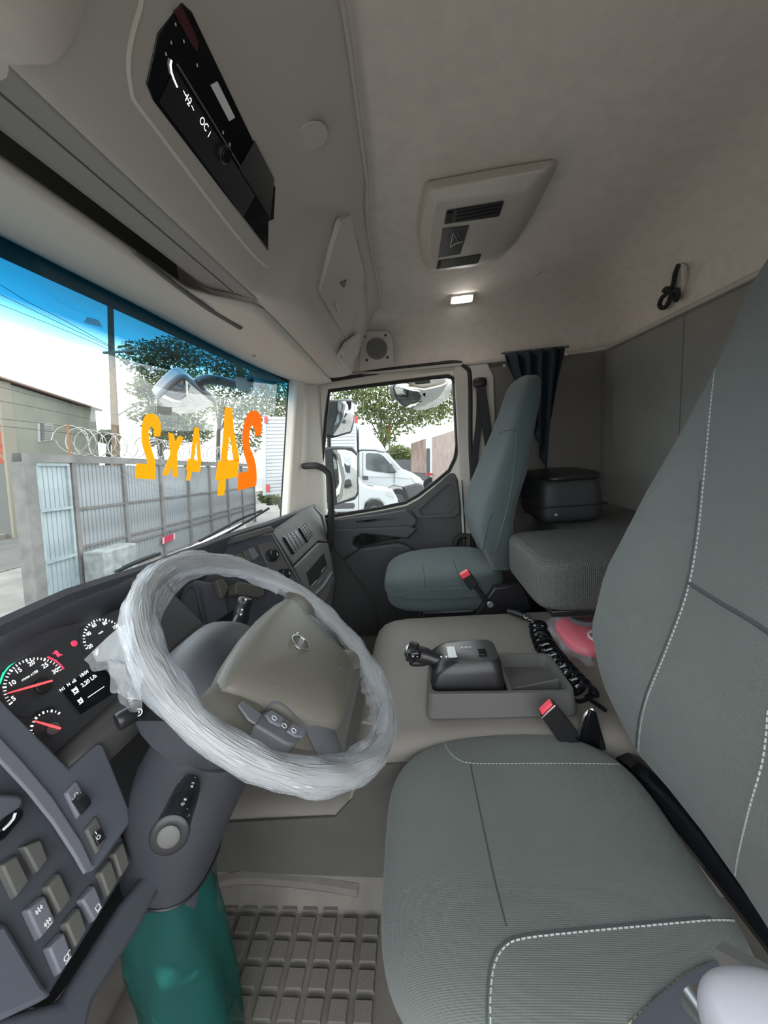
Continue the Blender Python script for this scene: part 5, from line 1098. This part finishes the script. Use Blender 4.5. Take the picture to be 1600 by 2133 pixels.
# ---- fence and gate
m_sheet = mat('fence_sheet', (.15, .16, .168), .6, var=.5, vscale=3.0, col2=(.30, .325, .335), bump=.3, bscale=20); m_rail = mat('fence_rail', (.14, .135, .128), .7, var=.25, vscale=4)
fb = 6.0; fce = thing('sheet_fence', 'grey ribbed sheet metal fence with rails across the yard', 'fence', ex(12, fb, G))
posts = [7.42, 8.85, 10.30, 11.75, 13.2, 14.7, 16.2, 17.7]
sm = bpy.data.meshes.new('slat'); sv, sf = loft([[V((-.052, 0, z)), V((-.040, -.028, z)), V((.040, -.028, z)), V((.052, 0, z)), V((.040, .006, z)), V((-.040, .006, z))] for z in (0, 1)]); sm.from_pydata(sv, [], sf); sm.materials.append(m_sheet); sm.update()
EM = basis(EA, EB, EC)
for a0, a1 in zip(posts, posts[1:]):
    n_ = 12
    for k in range(n_): place('slat', sm, ex(a0 + .08 + (a1 - a0 - .12) * (k + .5) / n_, fb + .02, G + .10), EM, m_sheet, fce, (1.02, 1, 2.40 + random.uniform(-.01, .01)))
for a in posts: obj('post', ebox(a - .05, a + .05, fb - .06, fb + .06, G, G + 2.62), m_rail, fce)
obj('top_rail', ebox(7.37, 17.76, fb - .07, fb + .07, .13, .27), m_rail, fce); obj('mid_rail', ebox(7.45, 17.7, fb - .045, fb - .0, -.79, -.74), m_rail, fce)
for c_ in (-1.55, -1.72, -2.3): obj('low_rail', ebox(7.45, 17.7, fb - .05, fb - .0, c_, c_ + .05), m_rail, fce)
gt = thing('side_gate', 'narrow pale blue ribbed metal gate at the left end of fence', 'gate', ex(6.85, fb, G))
m_sheet2 = mat('gate_sheet', (.18, .22, .235), .6, var=.5, vscale=4, col2=(.32, .37, .38), bump=.3, bscale=20)
sm2 = sm.copy(); sm2.name = 'gate_slat'; sm2.materials.clear(); sm2.materials.append(m_sheet2)
for k in range(6): place('slat', sm2, ex(6.68 + .60 * (k + .5) / 6, fb + .02, G + .06), EM, m_sheet2, gt, (.98, 1, 2.40))
for a in (6.63, 7.30): obj('stile', ebox(a - .03, a + .03, fb - .05, fb + .04, G + .03, .12), m_sheet2, gt)
for c_ in (-2.32, -1.66, -.74, .07): obj('rail', ebox(6.62, 7.32, fb - .055, fb - .005, c_, c_ + .05), m_sheet2, gt)
gp = obj('gate_post', ebox(6.34, 6.56, fb - .10, fb + .12, G, .27), m_rail); tag(gp, 'thick grey metal gate post at the left end of the fence', 'post')
obj('lintel', ebox(6.34, 7.40, fb - .08, fb + .08, .13, .27), m_rail, gp)
# razor wire coil and its bracket
m_wire = mat('galvanised_wire', (.30, .29, .27), .4, metal=.6)
cl = []; NT = 34
for i in range(NT * 14 + 1):
    t_ = i / (NT * 14); a = 7.35 + 10.3 * t_; an = 2 * math.pi * NT * t_; r_ = .27 * (1 + .07 * math.sin(7.1 * an / 6.28)); cl.append(ex(a + .05 * math.sin(an * .37), fb + r_ * math.cos(an), .55 + r_ * math.sin(an)))
rw = thing('razor_wire', 'coil of razor wire along the top of the sheet fence', 'razor wire', ex(12, fb, .28)); obj('coil', tube(cl, .009, 5), m_wire, rw)
cl2 = [ex(7.4 + 10.2 * i / (26 * 12), fb + .24 * math.cos(i * 2 * math.pi / 12), .56 + .24 * math.sin(-i * 2 * math.pi / 12)) for i in range(26 * 12 + 1)]; obj('coil', tube(cl2, .007, 4), m_wire, rw)
obj('bracket', tube([ex(7.42, fb, .25), ex(7.42, fb, .86)], .022, 6), mat('rusty_steel', (.22, .10, .05), .8), rw)
blk = obj('concrete_block', ebox(7.35, 8.35, fb - .55, fb - .12, G, G + .80), mat('painted_concrete', (.15, .16, .155), .85, var=.6, vscale=5, col2=(.30, .33, .33)), bevel=.03); tag(blk, 'weathered concrete block standing in front of the fence', 'block')
sg = thing('warning_plate', 'small red plate with white ends fixed on the lower fence rail', 'sign', ex(11, fb - .08, -1.7)); q0 = [epb(*p, fb - .08) for p in [(337, 1120), (364, 1110), (364, 1123), (337, 1134)]]
obj('red_plate', slab(q0, EB * -.01), mat('red_reflector', (.42, .02, .06), .4), sg, smooth=False)
for f0, f1 in ((.02, .14), (.86, .98)): obj('white_end', slab([q0[0].lerp(q0[1], f0) - EB * .012, q0[0].lerp(q0[1], f1) - EB * .012, q0[3].lerp(q0[2], f1) - EB * .012, q0[3].lerp(q0[2], f0) - EB * .012], EB * -.004), mat('dull_white', (.5, .42, .42), .5), sg, smooth=False)
# ---- building beyond the street
bd_ = thing('workshop_building', 'rendered grey building with red brick gable beyond the fence', 'building', ex(15.5, 15, G))
m_rend = mat('grey_render', (.185, .19, .155), .9, var=.16, vscale=.8, bump=.2, bscale=6)
m_brk = bpy.data.materials.new('red_brickwork'); m_brk.use_nodes = True
_n = m_brk.node_tree; _bt = _n.nodes.new('ShaderNodeTexBrick'); _bt.inputs['Scale'].default_value = 4; _bt.inputs['Color1'].default_value = (.27, .055, .03, 1); _bt.inputs['Color2'].default_value = (.33, .09, .05, 1); _bt.inputs['Mortar'].default_value = (.22, .14, .10, 1); _bt.inputs['Mortar Size'].default_value = .02
_mp = _n.nodes.new('ShaderNodeMapping'); _mp.inputs['Rotation'].default_value = (math.radians(90), 0, math.radians(90)); _tc = _n.nodes.new('ShaderNodeTexCoord'); _n.links.new(_tc.outputs['Object'], _mp.inputs[0]); _n.links.new(_mp.outputs[0], _bt.inputs['Vector']); _n.links.new(_bt.outputs['Color'], _n.nodes['Principled BSDF'].inputs['Base Color']); _n.nodes['Principled BSDF'].inputs['Roughness'].default_value = .9
tw_ = [ex(13.4, 13, 2.98), ex(17.7, 13, 2.62), ex(17.7, 13, G), ex(13.4, 13, G)]
obj('side_wall', slab(tw_, EB * .25), m_rend, bd_, smooth=False)
obj('gable_wall', ebox(13.34, 13.6, 13.04, 19, .2, 3.0), m_brk, bd_, smooth=False); obj('gable_base', ebox(13.32, 13.6, 13.04, 19, G, .2), mat('dark_render', (.12, .12, .115), .9), bd_, smooth=False)
obj('corner_pier', ebox(13.31, 13.75, 12.96, 13.05, G, 3.0), mat('pier_render', (.22, .2, .16), .9), bd_, smooth=False)
obj('end_wall', ebox(17.5, 17.7, 13.1, 19, G, 2.6), m_rend, bd_, smooth=False)
obj('roof', slab([ex(13.2, 12.8, 3.05), ex(17.9, 12.8, 2.66), ex(17.9, 19, 2.66), ex(13.2, 19, 3.05)], EC * .06), mat('roof_sheet', (.20, .14, .11), .8), bd_, smooth=False)
wnd = obj('window', slab([epb(*p, 12.97) for p in [(79, 880), (111, 883), (111, 917), (80, 921)]], EB * .05), mat('grey_shutter', (.32, .33, .31), .6), bd_, smooth=False)
obj('window_pane', slab([epb(*p, 12.95) for p in [(85, 881), (92, 882), (92, 917), (86, 918)]], EB * .02), m_gloss, wnd, smooth=False)
for k in range(6): obj('shutter_slat', slab([epb(94, 886 + k * 5.5, 12.94), epb(110, 887 + k * 5.2, 12.94), epb(110, 889 + k * 5.2, 12.94), epb(94, 888.5 + k * 5.5, 12.94)], EB * .03), m_rend, wnd, smooth=False)
# ---- utility pole and wires
pa = 15.5; pole = thing('utility_pole', 'weathered wooden utility pole rising behind the fence', 'pole', epx(246, 1090, pa)); obj('shaft', tube([epx(247, 1095, pa), epx(240, 900, pa), epx(232, 722, pa), epx(230, 640, pa)], [.16, .14, .11, .10], 10), mat('pole_wood', (.13, .085, .05), .9, var=.3, vscale=6), pole)
obj('cross_arm', tube([epx(215, 735, pa), epx(290, 730, pa)], .05, 6), m_rail, pole)
obj('lamp_arm', tube(smooth_path([epx(246, 865, pa), epx(262, 855, pa), epx(288, 842, pa)], 4), .03, 6), m_rail, pole)
m_cable = mat('cable_black', (.02, .02, .02), .7)
for k, (px, nm) in enumerate([([(-60, 565), (0, 593), (60, 630), (120, 660), (232, 722)], 'topmost'), ([(-60, 590), (0, 613), (110, 666), (232, 724)], 'second'), ([(-60, 610), (0, 634), (140, 690), (232, 730)], 'third'), ([(-60, 792), (0, 806), (110, 834), (236, 862)], 'fourth'), ([(-60, 822), (0, 835), (120, 858), (238, 884)], 'fifth'), ([(-60, 866), (0, 872), (120, 886), (240, 902)], 'sixth'), ([(-60, 880), (0, 887), (120, 900), (240, 914)], 'lowest')]):
    tag(obj('overhead_wire', tube(smooth_path([epx(*p, 12.9 if k > 2 else pa - .2) for p in px], 4), .012, 4), m_cable), nm + ' of the overhead wires leading to the utility pole', 'wire', 'overhead wires')
# ---- trees
m_leaf = mat('leaf_green', (.06, .08, .03), .7, var=.5, vscale=2.0, col2=(.17, .18, .075)); m_bark = mat('bark', (.07, .055, .04), .9)
_t = m_leaf.node_tree; _b = _t.nodes['Principled BSDF']; _tr = _t.nodes.new('ShaderNodeBsdfTranslucent'); _tr.inputs['Color'].default_value = (.16, .22, .05, 1); _mx = _t.nodes.new('ShaderNodeMixShader'); _mx.inputs['Fac'].default_value = .35
_o = [n for n in _t.nodes if n.type == 'OUTPUT_MATERIAL'][0]; _t.links.new(_b.outputs[0], _mx.inputs[1]); _t.links.new(_tr.outputs[0], _mx.inputs[2]); _t.links.new(_mx.outputs[0], _o.inputs['Surface'])
def tree(name, label, trunk, blobs, n, size, seed):
    rg_ = random.Random(seed); t_ = thing(name, label, 'tree', trunk[0], group='trees beyond the fence')
    obj('trunk', tube(smooth_path(trunk, 4), [.16 - .10 * i / (len(trunk) * 4) for i in range(len(smooth_path(trunk, 4)))], 7), m_bark, t_)
    vs_, fs = [], []; tot = sum(b[1] ** 2 for b in blobs)
    for c, r in blobs:
        obj('branch', tube(smooth_path([trunk[-2], trunk[-1].lerp(c, .5) + V((0, 0, .2)), c], 4), [.05 - .035 * i / 8 for i in range(9)], 5), m_bark, t_)
        for _ in range(int(n * r * r / tot)):
            d = V((rg_.gauss(0, 1), rg_.gauss(0, 1), rg_.gauss(0, 1))).normalized() * r * rg_.random() ** .45
            d.z *= .75; p = c + d; k = len(vs_); s_ = size * rg_.uniform(.6, 1.3)
            u = V((rg_.gauss(0, 1), rg_.gauss(0, 1), rg_.gauss(0, 1))).normalized(); v = u.orthogonal().normalized() * .5; vs_ += [p - u * s_, p + v * s_, p + u * s_, p - v * s_]; fs.append((k, k + 1, k + 2, k + 3))
    obj('foliage', (vs_, fs), m_leaf, t_, smooth=False, kind='stuff')
tree('leafy_tree', 'sunlit leafy tree behind the fence left of the front mirror', [epx(345, 1040, 17), epx(335, 950, 17), epx(325, 880, 17)], [(epx(*p, 17 + d), r) for p, r, d in (((300, 745), 1.0, 0), ((335, 800), 1.1, .5), ((320, 860), 1.0, -.3), ((365, 740), 1.1, .6), ((345, 905), .9, 0), ((295, 810), .6, -.5), ((390, 800), 1.0, .8), ((380, 870), 1.0, .4), ((410, 900), .8, 1))], 9000, .11, 1)
tree('leafy_tree', 'open branched tree behind the fence right of the front mirror', [epx(455, 1010, 25), epx(455, 900, 25), epx(465, 830, 25)], [(epx(*p, 25 + d), r * 1.3) for p, r, d in (((450, 760), 1.4, 0), ((500, 790), 1.3, .5), ((550, 810), 1.4, .5), ((480, 850), 1.1, 0), ((540, 870), 1.3, -.5), ((590, 840), 1.2, .5), ((430, 830), 1.0, 1), ((510, 920), .9, 0))], 6500, .14, 2)
tree('leafy_tree', 'spreading tree seen through the passenger window above the van', [epx(803, 1010, 26), epx(800, 930, 26), epx(790, 880, 25)], [(epx(*p, 22 + d), r) for p, r, d in (((700, 800), 1.5, 0), ((745, 800), 1.5, 1), ((790, 820), 1.6, 0), ((840, 820), 1.5, .6), ((885, 850), 1.3, 0), ((920, 850), 1.3, .6), ((945, 800), 1.3, 0), ((800, 870), 1.4, 1), ((760, 850), 1.3, 0), ((850, 875), 1.1, .5), ((905, 800), 1.3, .7), ((805, 910), .8, 0))], 5600, .14, 3)
tree('bush', 'rounded green treetop far behind the van', [epx(830, 990, 34), epx(830, 965, 34), epx(830, 955, 34)], [(epx(830, 945, 34), 1.1), (epx(845, 948, 34), .9), (epx(815, 950, 34), .8)], 2600, .14, 4)
tree('bush', 'dark spiky palm crown behind the razor wire', [epx(225, 985, 19), epx(226, 950, 19), epx(226, 925, 19)], [(epx(226, 910, 19), .45)], 500, .2, 5)
tree('bush', 'low scrubby bush at the foot of the fence end', [epx(562, 1052, 18), epx(562, 1045, 18), epx(562, 1040, 18)], [(epx(555, 1035, 18), .4), (epx(570, 1040, 18), .35)], 900, .09, 6)
# ---- white box van
m_wp = mat('white_paint', (.40, .41, .425), .3, coat=.4); m_alu = mat('white_box_panel', (.40, .41, .425), .45); m_tyre = mat('tyre_rubber', (.02, .02, .02), .85); m_hl = mat('headlamp_lens', (.55, .57, .58), .1, metal=.5); m_dkg = mat('bumper_grey', (.05, .05, .055), .6); m_tint = mat('tinted_glass', (.05, .055, .06), .08)
def z9(x, y): return (660 + x * .1875, 860 + y * .1875)
va = 12.5; van = thing('box_van', 'white box van with wind deflector parked beyond the passenger window', 'van', epx(760, 1060, va))
def vq_(pts, a): return [epx(*z9(*p), a) for p in pts]
bxp = [epx(548, 868, va), epx(741, 868, va), epx(747, 1020, va), epx(548, 1032, va)]
obj('cargo_box', slab(bxp, EA * 2.1), m_alu, van, smooth=False)
for k in range(22):
    f0 = (k + .5) / 22; a_, b_ = bxp[0].lerp(bxp[3], f0), bxp[1].lerp(bxp[2], f0); obj('panel_rib', slab([a_ - EC * .045, b_ - EC * .045, b_ + EC * .045, a_ + EC * .045], -EA * .02), m_alu, van, bevel=.015)
obj('box_edge', slab([bxp[1] - EB * .0 + EB * .06, bxp[1], bxp[2], bxp[2] + EB * .06], -EA * .035), m_wp, van); obj('box_edge', slab([bxp[0], bxp[0] - EB * .10, bxp[3] - EB * .10, bxp[3]], -EA * .035), m_wp, van)
for p in ((742, 874), (558, 1017), (554, 874)): c = epx(*p, va - .05); obj('marker', box(c, (.02, .10, .22), (EA, EB, EC)), mat('marker_red', (.5, .03, .04), .4), van)
obj('wind_deflector', slab(vq_([(465, 130), (535, 135), (640, 240), (720, 340), (770, 420), (755, 440), (640, 415), (500, 410), (465, 420)], va), EA * 1.9), m_wp, van, bevel=.06, seg=3)
cab = obj('cab_body', slab(vq_([(465, 425), (520, 415), (640, 420), (760, 438), (800, 455), (900, 590), (950, 620), (1060, 665), (1150, 720), (1185, 770), (1185, 800), (1190, 920), (1060, 960), (990, 840), (860, 810), (790, 840), (770, 1000), (465, 1020)], va + .05), EA * 1.9), m_wp, van, bevel=.05, seg=3)
obj('door_window', slab(vq_([(545, 455), (570, 447), (690, 452), (740, 480), (810, 560), (880, 655), (800, 668), (680, 655), (560, 632), (545, 610)], va + .03), EA * .01), m_tint, van, smooth=False)
obj('windscreen', slab(vq_([(765, 450), (800, 460), (940, 612), (905, 622)], va + .02), EA * .01), mat('pale_glass', (.42, .45, .43), .15), van, smooth=False)
obj('mirror', slab(vq_([(800, 565), (835, 562), (850, 605), (880, 640), (880, 665), (800, 665)], va - .1), EA * .1), m_dkg, van, bevel=.03)
obj('door_handle', slab(vq_([(512, 700), (570, 700), (572, 742), (515, 742)], va + .02), EA * .02), m_dkg, van, bevel=.02)
obj('headlamp', slab(vq_([(1045, 700), (1075, 700), (1165, 760), (1140, 785), (1085, 775)], va + .02), EA * .02), m_hl, van, bevel=.02)
obj('bumper', slab(vq_([(955, 820), (1100, 785), (1190, 800), (1195, 920), (1160, 930), (1060, 965), (1010, 960), (985, 880)], va - .02), EA * 1.9), m_dkg, van, bevel=.05)
obj('door_line', tube(vq_([(860, 660), (860, 780)], va + .01), .012, 4), m_dkg, van); obj('door_line', tube(vq_([(510, 440), (510, 900)], va + .01), .010, 4), m_dkg, van); obj('side_crease', tube(vq_([(580, 705), (860, 710), (1040, 730)], va + .02), .012, 4), m_wp, van)
def wheel_(par, c, r, a_):
    q = epx(*c, a_); w_ = obj('wheel', merge(disc(q, EA, r, .22, 28)), m_tyre, par, bevel=.03); obj('wheel_rim', disc(q - EA * .004, EA, r * .52, .02, 20), MATS['bumper_grey'], w_); return w_
wheel_(van, z9(905, 960), .34, va - .03)
wheel_(van, (600, 1050), .34, va - .03)
# ---- small white car
ca = 10.6; car = thing('small_car', 'small white car parked in front of the box van', 'car', epx(760, 1074, ca))
obj('body', slab(vq_([(-350, 640), (-150, 600), (100, 610), (300, 640), (470, 750), (520, 800), (620, 825), (760, 845), (840, 870), (870, 905), (900, 960), (900, 1080), (750, 1105), (740, 1010), (690, 965), (600, 960), (540, 1000), (520, 1100), (-350, 1130)], ca), EA * 1.55), m_wp, car, bevel=.06, seg=3)
obj('side_window', slab(vq_([(-60, 640), (60, 640), (60, 850), (-60, 850)], ca - .01), EA * .01), m_tint, car, smooth=False)
obj('trim_strip', slab(vq_([(0, 1000), (410, 1000), (425, 1030), (410, 1062), (0, 1070)], ca - .02), EA * .02), m_dkg, car, bevel=.02)
obj('headlamp', slab(vq_([(765, 880), (790, 862), (840, 880), (872, 930), (840, 940), (780, 920)], ca - .012), EA * .01), m_hl, car, bevel=.01)
obj('fog_lamp', slab(vq_([(835, 1020), (880, 1012), (880, 1055), (835, 1058)], ca - .012), EA * .01), m_dkg, car)
obj('door_line', tube(vq_([(465, 800), (465, 1090)], ca - .005), .008, 4), m_dkg, car); obj('wiper', tube(vq_([(530, 805), (560, 800), (630, 815)], ca + .3), .012, 4), m_dkg, car)
wheel_(car, z9(640, 1085), .27, ca - .02)
# ---- lorry parked further back, seen in the door mirror
lo = thing('parked_lorry', 'white lorry standing behind, seen in the door mirror', 'lorry', ex(2, -13, G))
obj('cab', ebox(.9, 3.1, -13, -11, G + .5, .45), m_wp, lo, bevel=.1); obj('cargo_box', ebox(.8, 3.2, -19, -13.2, G + .8, 1.5), m_alu, lo, bevel=.03)
obj('windscreen', ebox(1.05, 2.95, -11.02, -10.98, -.85, .15), m_tint, lo); obj('bumper', ebox(.9, 3.1, -11.1, -10.8, G + .3, G + .8), m_dkg, lo, bevel=.05)
for a_ in (1.1, 2.9): obj('wheel', disc(ex(a_ - .12, -11.6, G + .45), EA, .45, .25, 20), m_tyre, lo)
# ---- curtain-sided trailers on the right
m_tarp = mat('brown_tarpaulin', (.20, .12, .095), .8, var=.3, vscale=1.6, col2=(.32, .235, .205)); m_tarp2 = mat('faded_tarpaulin', (.28, .195, .175), .8, var=.2, vscale=3, col2=(.36, .28, .26))
tr1 = thing('lorry_trailer', 'faded pink brown curtain trailer nearest the window edge', 'trailer', epx(930, 1030, 15), group='trailers parked on the right')
obj('body', slab([epx(900, 911, 18), epx(955, 893, 14), epx(955, 1016, 14), epx(900, 1003, 18)], EA * 2 - EB * 2), m_tarp2, tr1, smooth=False); obj('rear_frame', slab([epx(896, 909, 18.2), epx(900, 909, 18), epx(900, 1004, 18), epx(896, 1004, 18.2)], EA * .5 - EB * 2), mat('frame_white', (.5, .5, .48), .5), tr1, smooth=False)
obj('chassis', slab([epx(897, 1004, 18), epx(955, 1016, 14), epx(955, 1026, 14), epx(897, 1014, 18)], EA * 2 - EB * 2), m_dkg, tr1, smooth=False); wheel_(tr1, (900, 1014), .45, 18); obj('tail_lamp', box(epx(894, 988, 17.9), (.05, .3, .12), (EA, EB, EC)), MATS['marker_red'], tr1)
tr2 = thing('lorry_trailer', 'rusty brown curtain trailer standing behind the pink one', 'trailer', epx(870, 1010, 21), group='trailers parked on the right')
obj('body', slab([epx(856, 924, 22.5), epx(890, 912, 19.5), epx(890, 985, 19.5), epx(856, 984, 22.5)], EA * 2 - EB * 1.5), m_tarp, tr2, smooth=False); obj('chassis', slab([epx(856, 984, 22.5), epx(897, 985, 19.3), epx(897, 1003, 19.3), epx(856, 998, 22.5)], EA * 2 - EB * 1.5), m_dkg, tr2, smooth=False)
obj('door_edge', slab([epx(888, 912, 19.5), epx(897, 912, 19.2), epx(897, 935, 19.2), epx(888, 935, 19.5)], EA * .2), MATS['frame_white'], tr2, smooth=False); obj('dark_rear', slab([epx(889, 934, 19.4), epx(897, 934, 19.1), epx(897, 1000, 19.1), epx(889, 1000, 19.4)], EA * .2), m_dkg, tr2, smooth=False)
wl2 = obj('boundary_wall', slab([epx(815, 957, 30), epx(862, 957, 28), epx(862, 985, 28), epx(815, 985, 30)], EA * .3), mat('dark_wall', (.10, .10, .105), .9), smooth=False); tag(wl2, 'dark boundary wall between the van and the trailers', 'wall', kind='thing')
fl = thing('banner_pole', 'yellow and red banner on a pole behind the van', 'banner', epx(811, 975, 24)); obj('pole', tube([epx(811, 985, 24), epx(811, 885, 24)], .05, 6), m_rail, fl); obj('banner', slab([epx(804, 890, 24), epx(815, 888, 24), epx(815, 914, 24), epx(804, 911, 24)], EA * .03), mat('banner_yellow', (.95, .42, .05), .6), fl, smooth=False); obj('banner_top', slab([epx(803, 886, 23.9), epx(815, 884, 23.9), epx(815, 894, 23.9), epx(803, 894, 23.9)], EA * .03), mat('banner_red', (.75, .06, .03), .6), fl, smooth=False)
